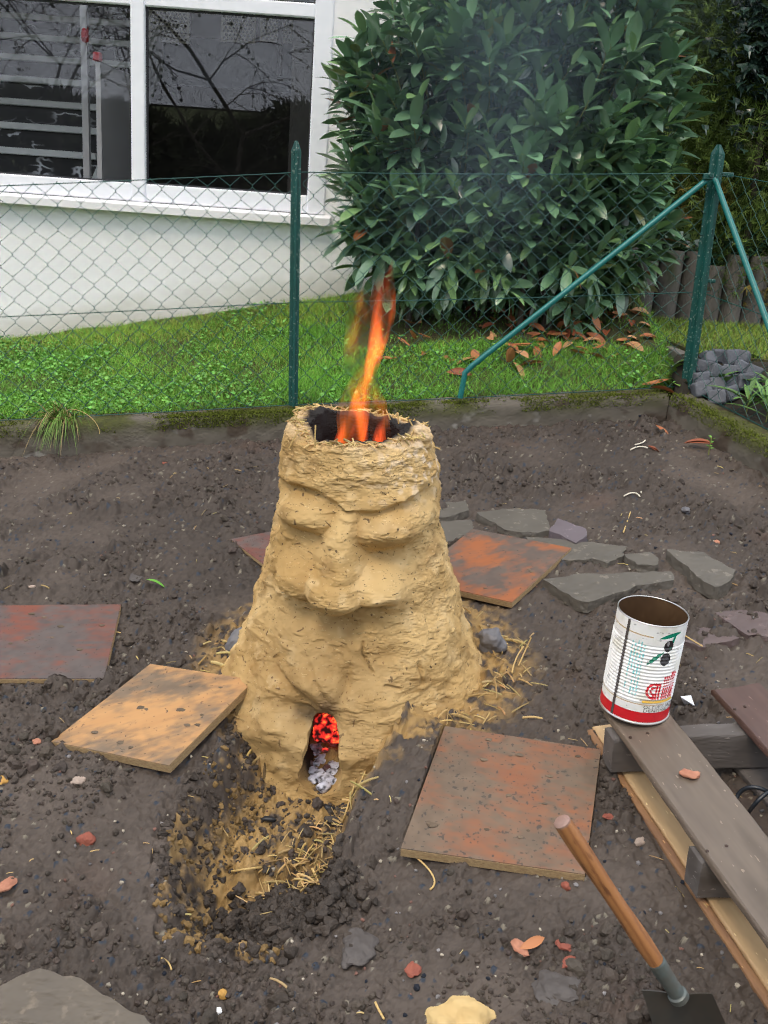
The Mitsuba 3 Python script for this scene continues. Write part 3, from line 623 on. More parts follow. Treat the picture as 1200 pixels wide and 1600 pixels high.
# staircase seen through the left panes
stx1 = aty(122, 150, YW + 1.4)[0]
B('m_tread', (.66, .70, .68), .5); B('m_steel', (.42, .43, .44), .4, .5)
B('m_marble', mikit.proc(lambda p, n, uv: MX((.012, .013, .016), (.55, .57, .6), SS(.030, .004, dr.abs(FB(p.x * 4.5, p.y * 3, p.z * 7, 4) - .5)) * SS(.35, .7, N(p.x * 7, 3, p.z * 5 + 4)))), .25, .5)
sc_ = thing('staircase', 'indoor staircase with pale treads seen through the left window pane', 'staircase')
z_st = aty(60, 272, YW + 1.2)[2] - .36
for i in range(14):
    y_ = YW + 1.0 + .22 * i; z_ = z_st + .178 * i
    obj('tread', box([-4.4, y_ - .02, z_ - .045], [stx1 + .012 * i, y_ + .26, z_], .005), 'm_tread', sc_)
    obj('riser', box([-4.4, y_ + .03, z_ - .178 + .001], [stx1 + .012 * i - .01, y_ + .045, z_ - .046]), 'm_marble', sc_)
rl = aty(134, 150, YW + 1.0)
obj('newel_post', box([rl[0] - .02, YW + .98, .15], [rl[0] + .02, YW + 1.02, 2.55]), 'm_steel', sc_)
obj('stringer', beam([[stx1 + .03, YW + .9, z_st - .1], [stx1 + .075, YW + .9, z_st - .1], [stx1 + .24, YW + 4.0, z_st + 2.45], [stx1 + .19, YW + 4.0, z_st + 2.45]], .30), 'm_tread', sc_)
B('m_red', (.42, .015, .02), .35, .5)
pa_, pb_ = aty(133, 62, YW + .95), aty(131, -40, YW + 1.3)
obj('handrail', tube([pa_, pb_], .022, 10), 'm_red', sc_, smooth=40, label='red handrail')
pn = thing('glass_balustrade', 'pale upright balustrade panel with a red end indoors left of the mullion', 'balustrade')
zq_ = aty(155, 96, YW + .8)[2]; p0, p1 = aty(152, 270, YW + .8), aty(172, 270, YW + .8)
obj('panel', beam([[p0[0], YW + .8, zq_], [p0[0] + .03, YW + .8, zq_], [p1[0] + .02, YW + 1.5, zq_], [p1[0] - .01, YW + 1.5, zq_]], zq_ - .15), 'm_steel', pn)
pq = aty(155, 88, YW + .8); obj('end_cap', box([p0[0] - .01, YW + .78, zq_ + .001], [p0[0] + .035, YW + .83, zq_ + .05], .006), 'm_red', pn)
# back of the room: grey band and perforated panels
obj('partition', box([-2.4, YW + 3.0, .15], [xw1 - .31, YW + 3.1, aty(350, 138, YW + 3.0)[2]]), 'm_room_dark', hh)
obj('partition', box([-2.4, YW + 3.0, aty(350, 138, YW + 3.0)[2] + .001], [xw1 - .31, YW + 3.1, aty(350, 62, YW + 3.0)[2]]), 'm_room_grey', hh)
B('m_white_sheet', (.62, .6, .55), .6)
def perforated(x0, x1, z0, z1, y, lab):
    sheet = Polygon([(x0, z0), (x1, z0), (x1, z1), (x0, z1)]); holes = []; r_h, st_ = .011, .030; j = 0; z = z0 + .025
    while z < z1 - .018:
        x = x0 + .025 + (st_ / 2 if j % 2 else 0)
        while x < x1 - .018: holes.append(Point(x, z).buffer(r_h, 2)); x += st_
        z += st_ * .87; j += 1
    import shapely
    g_ = sheet.difference(shapely.union_all(holes)); m_ = trimesh.creation.extrude_polygon(g_, .004, engine='earcut')
    v = np.array(m_.vertices); v = np.stack([v[:, 0], y + v[:, 2], v[:, 1]], 1)
    k = thing('perforated_panel', lab, 'panel'); obj('sheet', (v, np.array(m_.faces)[:, ::-1]), 'm_white_sheet', k)
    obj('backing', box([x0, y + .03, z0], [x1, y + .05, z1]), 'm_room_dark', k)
for (xa, xb, lab) in ((232, 296, 'white perforated panel indoors at upper left of the right pane'), (345, 400, 'white perforated panel indoors in the upper middle of the right pane'), (406, 458, 'white perforated panel indoors at upper right of the right pane')):
    q0, q1 = aty(xa, 60, YW + 2.9), aty(xb, 20, YW + 2.9); perforated(q0[0], q1[0], q0[2] - .02, q1[2] + .1, YW + 2.9, lab)
cx_ = aty(437, 80, YW + 2.7); k = obj('hanging_strap', box([cx_[0] - .02, YW + 2.7, aty(437, 118, YW + 2.7)[2]], [cx_[0] + .02, YW + 2.72, 3.55], .004), 'm_gasket')
tag(k, 'dark strap hanging indoors at the right of the window', 'strap')
dx_ = aty(470, 200, YW + 1.6)
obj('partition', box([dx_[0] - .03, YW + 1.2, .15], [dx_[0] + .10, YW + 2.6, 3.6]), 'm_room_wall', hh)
# ------------------------------------------------------------------ lawn
KB = K0[:2] + KN * .10
anch = [dep(0, 660, 3.85), dep(450, 634, 4.0), dep(720, 617, 4.07), dep(1020, 607, 4.2), aty(0, 530, YW), aty(250, 500, YW), aty(500, 466, YW), aty(620, 452, YW), dep(860, 500, 4.75), dep(740, 540, 4.5), dep(980, 512, 4.75), dep(300, 580, 4.6)]
for s_ in np.linspace(-1.2, Ls, 8):
    q = K0[:2] + KD * s_ + KN * .11; anch.append(np.array([q[0], q[1], zg(q[0], q[1]) + KH - .01]))
anch = np.array([a for a in anch])
far = aty(-200, 560, YW); anch = np.vstack([anch, [[-3.2, YW, far[2] - .02], [2.4, YW, anch[7][2] + .18]]])
anch = anch[4:]
LF = RBFInterpolator(anch[:, :2], anch[:, 2], smoothing=.002, kernel='thin_plate_spline')
def lawn_z(x, y): x, y = np.asarray(x, float), np.asarray(y, float); return LF(np.stack([x.ravel(), y.ravel()], 1)).reshape(x.shape)
DCB = float((at(1130, 624, KH) - CAM) @ FWD)
EDGE0, EDGE1 = dep(985, 508, 5.25), dep(1078, 590, 4.3)          # edging at the lawn's right end
def edge_x(y): return EDGE0[0] + (y - EDGE0[1]) * (EDGE1[0] - EDGE0[0]) / (EDGE1[1] - EDGE0[1])
gx = np.linspace(-3.2, 2.6, 180); gt = np.linspace(0, 1, 60)
GX2 = np.repeat(gx[None], 60, 0); yk = ky(GX2) + .10
GY2 = yk + (YW + .02 - yk) * gt[:, None]
GZ2 = lawn_z(GX2, GY2) + (meshkit.fbm(np.stack([GX2, GY2, GX2 * 0], -1) * 5, 3, 2) - .5) * .03
GZ2 = GZ2 - .10 * np.clip((GX2 - edge_x(GY2) - .0) / .04, 0, 1) * (GY2 < EDGE0[1])
I = np.arange(60 * 180).reshape(60, 180)
B('m_turf', mikit.proc(lambda p, n, uv: MX((.035, .05, .014), (.075, .06, .035), FB(p.x * 14, p.y * 14, p.z * 10, 4))), .9, .1, bump=lambda p, n, uv: FB(p.x * 90, p.y * 90, p.z * 90, 2), bscale=.008)
kpl = (GX2 < np.where(GY2 < EDGE0[1], edge_x(GY2), EDGE0[0] + .1) + .03)[:-1, :-1].ravel()
k = obj('lawn', (np.stack([GX2, GY2, GZ2], -1).reshape(-1, 3), np.stack([I[:-1, :-1], I[:-1, 1:], I[1:, 1:], I[1:, :-1]], -1).reshape(-1, 4)[kpl]), 'm_turf', smooth=True)
tag(k, 'lawn strip rising from the kerb to the house', kind='structure')
def lz(x, y):
    return lawn_z(x, y) - .10 * np.clip((np.asarray(x) - edge_x(np.asarray(y))) / .04, 0, 1) * (np.asarray(y) < EDGE0[1])
BC = np.array([.46, 4.92]); BR = np.array([.80, .50])               # the laurel's middle and half widths
r_ = np.random.default_rng(23)
def lawn_pts(n, xa=-2.6, xb=2.0, seed=0):
    r = np.random.default_rng(seed); x = r.uniform(xa, xb, n); y = ky(x) + .09 + (YW - .03 - ky(x) - .09) * r.random(n)
    ok = (x < edge_x(y) - .01)
    return x[ok], y[ok]
x, y = lawn_pts(170000, seed=1)
dens = meshkit.fbm(np.stack([x * 3, y * 3, x * 0], 1), 3, 5); under = (np.abs(x - .52) < .72) & (y > 4.58)
kp = (r_.random(len(x)) < np.clip((dens - .2) * 3, .45, 1)) & ~(under & (r_.random(len(x)) < .93)) & ~((y > YW - .16) & (r_.random(len(x)) < .35))
x, y = x[kp], y[kp]; z = lz(x, y) - .004
BL = (np.array([[-.5, 0, 0], [.5, 0, 0], [-.38, .45, .06], [.38, .45, .06], [0, 1, .32]]), np.array([[0, 1, 3], [0, 3, 2], [2, 3, 4]]))
n = len(x); d = np.stack([r_.normal(0, .55, n), r_.normal(0, .55, n), np.ones(n)], 1)
hb = r_.uniform(.025, .062, n) * (.7 + .6 * meshkit.fbm(np.stack([x * 2, y * 2, x * 0 + 5], 1), 3, 6))
S = np.stack([r_.uniform(.0018, .0036, n), hb, hb], 1)
cg = np.array([.165, .38, .048]) * (.55 + .9 * r_.random(n))[:, None] * (.7 + .6 * meshkit.fbm(np.stack([x * 4, y * 4, x * 0 + 9], 1), 3, 7))[:, None]
yl = r_.random(n) < np.clip(.06 + .5 * (y > YW - .45) + .4 * (meshkit.fbm(np.stack([x * 2.2, y * 2.2, x * 0 + 19], 1), 3, 9) - .5), 0, .5); cg[yl] = cg[yl] * np.array([1.9, 1.05, 1.3])
gm, gc = scatter(BL, frames(d, r_.uniform(0, 6.28, n)), np.stack([x, y, z], 1), S), rep(cg, 5)
# clover and broad weeds among the grass
x, y = lawn_pts(26000, seed=2); cw = meshkit.fbm(np.stack([x * 2.4, y * 2.4, x * 0 + 3], 1), 3, 15) + .18 * (y < ky(x) + .5); u2 = (np.abs(x - .52) < .72) & (y > 4.5)
kp = (cw + r_.normal(0, .07, len(x)) > .585) & ~(u2 & (r_.random(len(x)) < .8)); x, y = x[kp], y[kp]; n = len(x)
LFQ = (np.array([[0, 0, 0], [-.42, .35, .05], [-.40, .75, .04], [0, 1, 0], [.40, .75, .04], [.42, .35, .05], [0, .5, -.06]]), np.array([[0, 6, 1], [1, 6, 2], [2, 6, 3], [3, 6, 4], [4, 6, 5], [5, 6, 0]]))
az = r_.uniform(0, 6.28, n); d = np.stack([np.cos(az), np.sin(az), r_.uniform(-.15, .7, n)], 1)
cl_ = np.array([.135, .34, .06]) * (.5 + .9 * r_.random(n))[:, None] * (1 + r_.normal(0, .06, (n, 3)))
wm2 = scatter(LFQ, frames(d, r_.normal(0, .5, n)), np.stack([x, y, lz(x, y) + r_.uniform(.008, .045, n)], 1), r_.uniform(.008, .021, n))
gm = cat_([gm, wm2]); gc = np.vstack([gc, rep(cl_, 7)])
k = obj('grass', gm, 'm_leaf', color=np.clip(gc, 0, 1)); tag(k, 'wet green grass and clover of the lawn behind the fence', kind='stuff')

# ------------------------------------------------------------------ wire fence
PITCH, WR = .0425, .0012
def fence_z(q): return zg(q[0], q[1]) + KH
def chain(A, Bt, hA, hB, seed, sag=.004):
    """woven zigzag wires between two feet A, B (3-D, at the kerb's top) of the given heights"""
    A, Bt = np.asarray(A), np.asarray(Bt); L = np.linalg.norm((Bt - A)[:2]); n = int(L / PITCH); nl = 21
    d = (Bt - A)[:2] / L; nn = np.array([-d[1], d[0]]); r = np.random.default_rng(seed); ms = []
    for k in range(n):
        P = []
        for l in range(nl + 1):
            side = (l + k) % 2; u = (k + side) * PITCH
            t = u / L; h = (hA * (1 - t) + hB * t); wob = .006 * (meshkit.noise(np.array([u * 6, l * .7, seed]), seed) - .5)
            for e, o in ((-.12, .0022), (.12, -.0022)):
                z = (l + .0 + e * .9) / nl * h; z = min(max(z, 0), h)
                P.append([*(A[:2] + d * (u + (-.001 if side else .001)) + nn * ((o if side else -o) + wob)), A[2] * (1 - t) + Bt[2] * t + z + wob])
        ms.append(tube(np.array(P), WR, 4, caps=False))
    return cat_(ms)
def line_wire(A, Bt, r=.0017, sag=.006):
    t = np.linspace(0, 1, 14)[:, None]; P = np.asarray(A) * (1 - t) + np.asarray(Bt) * t; P[:, 2] -= sag * 4 * (t * (1 - t))[:, 0]; return tube(P, r, 5)
def post(base, top, w, name, parent, face):
    """ribbed steel T-post with a pointed tip, from foot to tip; face: direction its web looks"""
    a = np.asarray(top) - base; L = np.linalg.norm(a); a /= L; f_ = np.asarray(face, float); f_ -= a * (f_ @ a); f_ /= np.linalg.norm(f_); s = np.cross(a, f_)
    sec = np.array([(-1, .0), (-1, -.22), (-.30, -.22), (-.22, -.95), (.22, -.95), (.30, -.22), (1, -.22), (1, 0), (.30, .0), (.2, .14), (-.2, .14), (-.30, .0)]) * w / 2
    V, F = [], []; n = len(sec); lv = [(0, 1), (L - .035, 1), (L, .32)]
    for h, q in lv: V.append(base + a * h + (sec[:, :1] * q) * s + sec[:, 1:] * f_ * (q if q < 1 else 1))
    i = np.arange(n); j = (i + 1) % n
    for k in range(2): F += [np.stack([k * n + i, k * n + j, (k + 1) * n + j], 1), np.stack([k * n + i, (k + 1) * n + j, (k + 1) * n + i], 1)]
    V = np.vstack(V)
    # cap through a fan, safe for any order
    c = V[2 * n:3 * n].mean(0); V = np.vstack([V, c]); F = F + [np.stack([i * 0 + len(V) - 1, 2 * n + i, 2 * n + j], 1)]
    return obj(name, (V, np.vstack(F)), 'm_green_paint', parent)
ff = thing('wire_fence', 'green chain link fence along the far kerb in front of the lawn', 'fence')
D_F = .055                                        # fence line behind the kerb's front edge
def fpt(s): q = K0[:2] + KD * s + KN * D_F; return np.array([q[0], q[1], zg(*q) + KH + .012])
def s_at(px, py=640): p = at(px, py, KH); return float((p[:2] - K0[:2]) @ KD)
def h_at(px, py, s):                              # height of a pixel over the fence's foot at s
    q = fpt(s); n_ = np.append(KN, 0); v = ray(px, py); k = ((q - CAM) @ n_) / (v @ n_); return (CAM + k * v)[2] - q[2]
s1, s2, sL = s_at(458, 632), s_at(1073, 600), -1.25
hT1, hT2 = h_at(460, 268, s1), h_at(1108, 268, s2)
sP = s_at(0, 660); hT0 = h_at(0, 290, sP)
hTL = hT1 + (hT0 - hT1) * (sL - s1) / (sP - s1)
obj('chain_link', cat_([chain(fpt(sL), fpt(s1), hTL, hT1, 1), chain(fpt(s1), fpt(s2), hT1, hT2, 2)]), 'm_green_wire', ff, kind='stuff', label='green plastic coated diamond mesh')
for fr_, lab in ((.003, 'bottom'), (.46, 'middle'), (1.0, 'top')):
    for a, b, ha, hb_ in ((sL, s1, hTL, hT1), (s1, s2, hT1, hT2)):
        A_, B_ = fpt(a), fpt(b); A_[2] += ha * fr_; B_[2] += hb_ * fr_
        obj('tension_wire', line_wire(A_, B_, .0019), 'm_green_wire', ff, smooth=True)
n3d = np.append(KN, 0)
def on_fence(px, py, off=0.0):
    q = fpt(0) + n3d * off; v = ray(px, py); return CAM + v * (((q - CAM) @ n3d) / (v @ n3d))
pb1, pt1 = on_fence(458, 634, -.012), on_fence(463, 220, -.012)
p_ = post(pb1, pt1, .038, 'post', ff, n3d)
labels[p_] = {'label': 'thin green middle post'}
pb2, pt2 = on_fence(1073, 606, -.015), on_fence(1123, 226, -.015)
p_ = post(pb2, pt2, .058, 'post', ff, n3d); labels[p_] = {'label': 'stout leaning corner post'}
ax2 = (pt2 - pb2) / np.linalg.norm(pt2 - pb2)
br0 = on_fence(1108, 278, -.05); br1, br2 = on_fence(727, 580, -.05), on_fence(719, 622, -.05)
brc = [br0, br0 * .5 + br1 * .5, br1 * .97 + br0 * .03, br1 + (br2 - br1) * .06, br1 + (br2 - br1) * .3, br2]
obj('brace', tube(np.array(brc), .0115, 10), 'm_green_light', ff, smooth=50, label='slanting green brace')
obj('clamp', cat_([box(on_fence(1106, 276, -.06) - [.018, .012, .012], on_fence(1106, 276, -.06) + [.02, .012, .012], .003), tube([on_fence(1111, 274, -.09), on_fence(1111, 274, -.05)], .007, 6)]), 'm_green_paint', ff)
obj('clamp', box(on_fence(1127, 272, .0) - [.012, .012, .010], on_fence(1140, 274, .0) + [.012, .01, .010], .003), 'm_green_paint', ff)
obj('clamp', box(on_fence(1100, 438, .0) - [.012, .012, .008], on_fence(1112, 439, .0) + [.012, .01, .008], .003), 'm_green_paint', ff)
for j in range(9):                                   # hooks on the stout post's flange
    c = pb2 + (pt2 - pb2) * (.12 + .088 * j) + np.append(-KD * .026, 0) - n3d * .004
    obj('hook', box(c - .005, c + .005, .001), 'm_green_paint', ff)
# side fence running forward along the short kerb
f2 = thing('wire_fence', 'green chain link fence running forward along the mossy kerb at the right edge', 'fence')
s0 = pb2.copy(); s0[2] = zg(*s0[:2]) + KH + .012
e0 = np.append(s0[:2] + RD * 1.75, 0); e0[2] = zg(*e0[:2]) + KH + .012
hS = hT2 + .0
obj('chain_link', chain(s0, e0, hS, hS, 5), 'm_green_wire', f2, kind='stuff', label='green mesh seen edge on')
for fr_ in (.003, .46, 1.0):
    obj('tension_wire', line_wire(s0 + [0, 0, hS * fr_], e0 + [0, 0, hS * fr_], .0019), 'm_green_wire', f2, smooth=True)
b0 = on_fence(1117, 280, -.03)
nR = np.append(RN, 0); vv = ray(1205, 520); kq = ((s0 + np.append(-RN * .03, 0) - CAM) @ nR) / (vv @ nR); b1 = CAM + kq * vv
b2_ = b0 + (b1 - b0) * 1.75
obj('brace', tube([b0, b1, b2_], .0115, 10), 'm_green_light', f2, smooth=50, label='second green brace sloping to the right edge')

# ------------------------------------------------------------------ leaves
def leaf_tmpl(n=6, w=.5, fold=.12, bend=.22, wave=.0, pt=1.0):
    """leaf along +y of length 1; returns verts, tris"""
    t = np.linspace(0, 1, n); hw = w / 2 * np.sin(np.pi * t ** 1.2) ** .6; hw[0] = .012; hw[-1] = 0.006
    z = -bend * t ** 2 + .0
    V = []
    for i in range(n):
        q = fold * hw[i] * 2 + wave * math.sin(i * 2.3)
        V += [[-hw[i], t[i], z[i] + q], [0, t[i], z[i]], [hw[i], t[i], z[i] + q * (1 - .3 * wave)]]
    F = []
    for i in range(n - 1):
        a = i * 3
        F += [[a, a + 1, a + 4], [a, a + 4, a + 3], [a + 1, a + 2, a + 5], [a + 1, a + 5, a + 4]]
    return np.array(V), np.array(F)
def ring_bed(k): pass

# ------------------------------------------------------------------ cherry laurel
bz0 = float(lawn_z(np.array([BC[0]]), np.array([4.6]))[0])
bz1 = dep(800, -75, 4.9)[2]
BZ, BH = (bz0 + bz1) / 2 + .02, (bz1 - bz0) / 2
lb = thing('laurel_bush', 'broad glossy dark green laurel bush behind the fence against the white wall', 'bush')
r_ = np.random.default_rng(31)
def bush_r(u):                                     # superellipsoid radius factor in unit direction u
    p = 2.25; return (np.abs(u[:, 0]) ** p + np.abs(u[:, 1]) ** p + np.abs(u[:, 2]) ** p) ** (-1 / p)
ns = 580
u = r_.normal(size=(ns * 3, 3)); u /= np.linalg.norm(u, axis=1, keepdims=True); u = u[(u[:, 1] < .55) & (u[:, 2] > -.86)][:ns]; ns = len(u)
depth_ = np.where(r_.random(ns) < .62, r_.uniform(.88, 1.06, ns), r_.uniform(.62, .92, ns))
rr_ = bush_r(u) * depth_ * (1 + .16 * (meshkit.fbm(u * 2.6 + 4, 2, 3) - .5) * 2)
tipP = np.array([BC[0], BC[1], BZ]) + u * rr_[:, None] * np.array([BR[0], BR[1], BH])
tipP[:, 2] += r_.normal(0, .03, ns)
leftpull = (tipP[:, 2] > BZ + .55) ; tipP[leftpull, 0] += .05
cutc = (BC[0] - tipP[:, 0]) / BR[0] + (tipP[:, 2] - BZ) / BH < 1.27 + .1 * r_.random(ns); tipP, u = tipP[cutc], u[cutc]; ns = len(tipP)
dirS = u * np.array([.9, 1.0, .6]) + np.array([0, -.25, 1.1]) + r_.normal(0, .22, (ns, 3)); dirS /= np.linalg.norm(dirS, axis=1, keepdims=True)
lowS = np.clip((BZ - BH * .45 - tipP[:, 2]) / .3, 0, 1)[:, None]; dirS = dirS * (1 - lowS) + (u * np.array([1, 1.2, .2]) + np.array([0, -.3, -.1])) * lowS; dirS /= np.linalg.norm(dirS, axis=1, keepdims=True)
variants = [leaf_tmpl(7, .33, .16, .16), leaf_tmpl(7, .36, .10, .30), leaf_tmpl(7, .30, .20, .05), leaf_tmpl(7, .34, .05, .42)]
LP, LD, LRl, LS, LC, LV = [], [], [], [], [], []
stems = []
for i in range(ns):
    L = r_.uniform(.13, .26); a = dirS[i]; s, _, nrm = frame(a); base = tipP[i] - a * L
    stems.append(tube([base - a * .08 - np.array([0, 0, .03]), base, tipP[i]], [.0034, .0028, .0018], 5, caps=False))
    m_ = r_.integers(8, 14); g0 = r_.uniform(0, 6.28)
    shade = r_.uniform(.75, 1.2)
    for j in range(m_):
        t = (j + .6) / m_; ang = g0 + j * 2.4
        rad = s * math.cos(ang) + nrm * math.sin(ang)
        op = math.radians(np.interp(t, [0, 1], [72, 24]) + r_.normal(0, 9)) + .35 * float(lowS[i, 0])
        dd = a * math.cos(op) + rad * math.sin(op) + np.array([0, -.05, .02 - .5 * float(lowS[i, 0])])
        LP.append(base + a * L * t); LD.append(dd); LRl.append(r_.normal(0, .3)); LS.append(r_.uniform(.12, .185) * (1 - .25 * (t > .85)))
        c = np.array([.105, .205, .108]) * shade * r_.uniform(.7, 1.25)
        if t > .8: c = c * np.array([1.5, 1.35, 1.0])
        q = r_.random()
        if q < .012: c = np.array([.15, .17, .05])
        elif q < .02: c = np.array([.20, .07, .025])
        LC.append(c); LV.append(r_.integers(0, 4))
LP, LD, LRl, LS, LC, LV = map(np.array, (LP, LD, LRl, LS, LC, LV))
obj('stem', cat_(stems), 'm_stem', lb, smooth=True, kind='stuff', label='yellow green shoots'); B('m_stem', (.16, .17, .05), .5)
trunks = []
for i in range(9):
    b = np.array([BC[0] + r_.uniform(-.6, .6), 4.75 + r_.uniform(-.15, .25), bz0 - .05]); t = b + np.array([r_.normal(0, .15), r_.normal(0, .08), r_.uniform(.8, 1.3)])
    obj('branch', tube([b, b * .6 + t * .4 + r_.normal(0, .03, 3), t], [.016, .012, .006], 7), 'm_bark', lb, smooth=True)
B('m_bark', (.05, .04, .03), .8)
LMt = frames(LD, LRl)
vis = (LP - CAM) @ FWD; big = LS / vis * np.clip(np.abs((LMt[:, :, 2] * ((CAM - LP) / np.linalg.norm(CAM - LP, axis=1, keepdims=True))).sum(1)), .1, 1)
# keep the 300 that show largest: near the outside and facing this way
out = (np.abs((LP - np.array([BC[0], BC[1], BZ])) / np.array([BR[0], BR[1], BH])) ** 2.9).sum(1) ** (1 / 2.9)
outer = (out > .93) & (LP[:, 1] < BC[1] - .12)
order = np.argsort(-(big * np.where(outer, 1, .2)))[:300]
sel = np.zeros(len(LP), bool); sel[order] = True
tint = LC.mean(0)
lv_ply = []
for v_i in range(4):
    for tn_ in (.8, 1.0, 1.25):
        lv_ply.append(mikit.ply(variants[v_i], 'm_glossy_leaf', smooth=True, color=np.tile(np.array([.105, .205, .108]) * tn_, (len(variants[v_i][0]), 1))))
def mat4(M, t, s): A = np.eye(4); A[:3, :3] = M * s; A[:3, 3] = t; return A
for i in order:
    tn_ = int(np.clip(round((LC[i].mean() / tint.mean() - .8) / .22), 0, 2))
    place('leaf', lv_ply[LV[i] * 3 + tn_], lb, T(mat4(LMt[i], LP[i], LS[i])))
ms, cs = [], []
for v_i in range(4):
    q = (LV == v_i) & ~sel; ms.append(scatter(variants[v_i], LMt[q], LP[q], LS[q])); cs.append(rep(LC[q], len(variants[v_i][0])))
# inner leaves fill the depth; their darker colour paints the shade in the gaps
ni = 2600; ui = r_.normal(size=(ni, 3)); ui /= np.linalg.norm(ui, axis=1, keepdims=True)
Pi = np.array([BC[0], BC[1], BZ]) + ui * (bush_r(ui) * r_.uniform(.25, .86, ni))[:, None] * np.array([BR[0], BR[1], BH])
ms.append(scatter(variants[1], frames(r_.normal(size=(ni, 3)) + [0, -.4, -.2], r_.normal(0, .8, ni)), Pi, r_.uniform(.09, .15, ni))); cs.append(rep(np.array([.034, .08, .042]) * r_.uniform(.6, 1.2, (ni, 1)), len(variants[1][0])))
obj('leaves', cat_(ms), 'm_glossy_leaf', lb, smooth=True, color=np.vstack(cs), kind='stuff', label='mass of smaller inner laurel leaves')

# ------------------------------------------------------------------ yew, ivy, palisade, cobbles at the right
def tufts(n, P, D, L, wd, c, seed, k=5):
    """small sprays of needles"""
    r = np.random.default_rng(seed); t = []
    V, F = [], []
    for j in range(k):
        a = (j / (k - 1) - .5) * 1.7; y0 = .12 * j % .5
        d = np.array([math.sin(a), math.cos(a), .12 * (j % 3 - 1)]); s = np.array([math.cos(a), -math.sin(a), 0]) * wd
        V += [d * .08 - s, d * .08 + s, d * 1.0]; F.append([j * 3, j * 3 + 1, j * 3 + 2])
    return scatter((np.array(V), np.array(F)), frames(D, r.uniform(0, 6.28, len(P))), P, L), rep(c, 3 * k)
yw = thing('yew_tree', 'dark olive green yew at the upper right behind the laurel', 'tree')
r_ = np.random.default_rng(41)
yc = np.array([2.28, 6.2, 1.9])
centers = np.array([[1.95, 5.95, 1.30], [2.35, 6.05, 1.45], [2.05, 6.05, 1.95], [1.75, 6.2, 2.6], [2.2, 6.1, 2.5], [1.62, 6.15, 1.75], [2.65, 6.3, 1.9], [2.0, 6.2, 3.1], [1.5, 6.3, 2.9]])
rad_ = np.array([.42, .42, .5, .5, .5, .36, .5, .5, .4])
PP, DD = [], []
for c, r0 in zip(centers, rad_):
    nn_ = 3400; uu = r_.normal(size=(nn_, 3)); uu /= np.linalg.norm(uu, axis=1, keepdims=True)
    q = r0 * (.55 + .5 * r_.random(nn_) ** .5) * (1 + .5 * (meshkit.fbm(uu * 2.8 + c, 3, 2) - .5)); PP.append(c + uu * q[:, None]); DD.append(uu + [0, -.2, .35] + r_.normal(0, .5, (nn_, 3)))
PP, DD = np.vstack(PP), np.vstack(DD)
cy = np.array([.125, .19, .042]) * r_.uniform(.45, 1.2, (len(PP), 1)) * (.6 + .8 * meshkit.fbm(PP * 5, 3, 8))[:, None]; br = meshkit.fbm(PP * 3 + 7, 2, 4) > .66; cy[br] = cy[br] * [1.5, .8, .8]
mesh_, c_ = tufts(len(PP), PP, DD, r_.uniform(.04, .085, len(PP)), .05, cy, 3)
obj('crown', mesh_, 'm_matte_vc', yw, color=c_, label='dense needle sprays')
obj('trunk', tube([[2.3, 6.25, .4], [2.32, 6.2, 1.6], [2.25, 6.25, 3.0]], [.09, .07, .04], 10), 'm_bark', yw, smooth=True)
for i in range(7):
    c = centers[i]; obj('limb', tube([[2.31, 6.22, 1.0 + .25 * i], (np.array([2.31, 6.22, 1.2 + .25 * i]) + c) / 2, c], [.03, .02, .01], 6), 'm_bark', yw, smooth=True)
# bank behind, with ivy
bx = np.linspace(1.25, 4.2, 40); by = np.linspace(5.62, 9.0, 40); QX, QY = np.meshgrid(bx, by)
zpal = aty(1100, 398, 5.62)[2]
QZ = zpal - .06 + .95 * np.clip((QY - 5.75) / 2.0, 0, 2) + (meshkit.fbm(np.stack([QX * 3, QY * 3, QX * 0], -1), 3, 1) - .5) * .15
I = np.arange(1600).reshape(40, 40)
k = obj('bank', (np.stack([QX, QY, QZ], -1).reshape(-1, 3), np.stack([I[:-1, :-1], I[:-1, 1:], I[1:, 1:], I[1:, :-1]], -1).reshape(-1, 4)), 'm_ground', smooth=True)
tag(k, 'dark planted bank above the palisade', kind='structure')
IVY = (np.array([[0, 0, 0], [-.45, .05, .06], [-.36, .42, .02], [-.14, .5, 0], [0, 1, -.1], [.14, .5, 0], [.36, .42, .02], [.45, .05, .06], [0, .3, -.05]]), np.array([[0, 8, 1], [1, 8, 2], [2, 8, 3], [3, 8, 4], [4, 8, 5], [5, 8, 6], [6, 8, 7], [7, 8, 0]]))
def ivy(P, D, S, cbase, name, lab, cat, parent=None):
    n = len(P); c = np.array(cbase) * r_.uniform(.5, 1.35, (n, 1)); m_ = scatter(IVY, frames(D, r_.normal(0, .4, n)), P, S)
    k = thing(name, lab, cat); obj('leaves', m_, 'm_glossy_leaf', k, color=rep(c, 9), kind='stuff'); return k
n = 2600; x = r_.uniform(1.35, 3.6, n); y = 5.6 + np.abs(r_.normal(0, .28, n)); z = zpal - .06 + .95 * np.clip((y - 5.75) / 2., 0, 2) + r_.uniform(-.03, .16, n) + .10 * (meshkit.fbm(np.stack([x * 3, y * 3, z_ * 0 + x * 0], 1), 2, 4) - .3)
k = ivy(np.stack([x, y, z], 1), np.stack([r_.normal(0, .6, n), r_.normal(-.7, .4, n), r_.normal(-.35, .35, n)], 1), r_.uniform(.035, .065, n), (.022, .058, .026), 'ivy', 'ivy ground cover trailing over the top of the palisade', 'ivy')
for i in range(5):
    x0 = 1.5 + .4 * i; obj('stem', tube([[x0, 5.9, zpal], [x0 + .1, 5.72, zpal + .08], [x0 + .2, 5.6, zpal - .03]], .003, 5), 'm_bark', k)
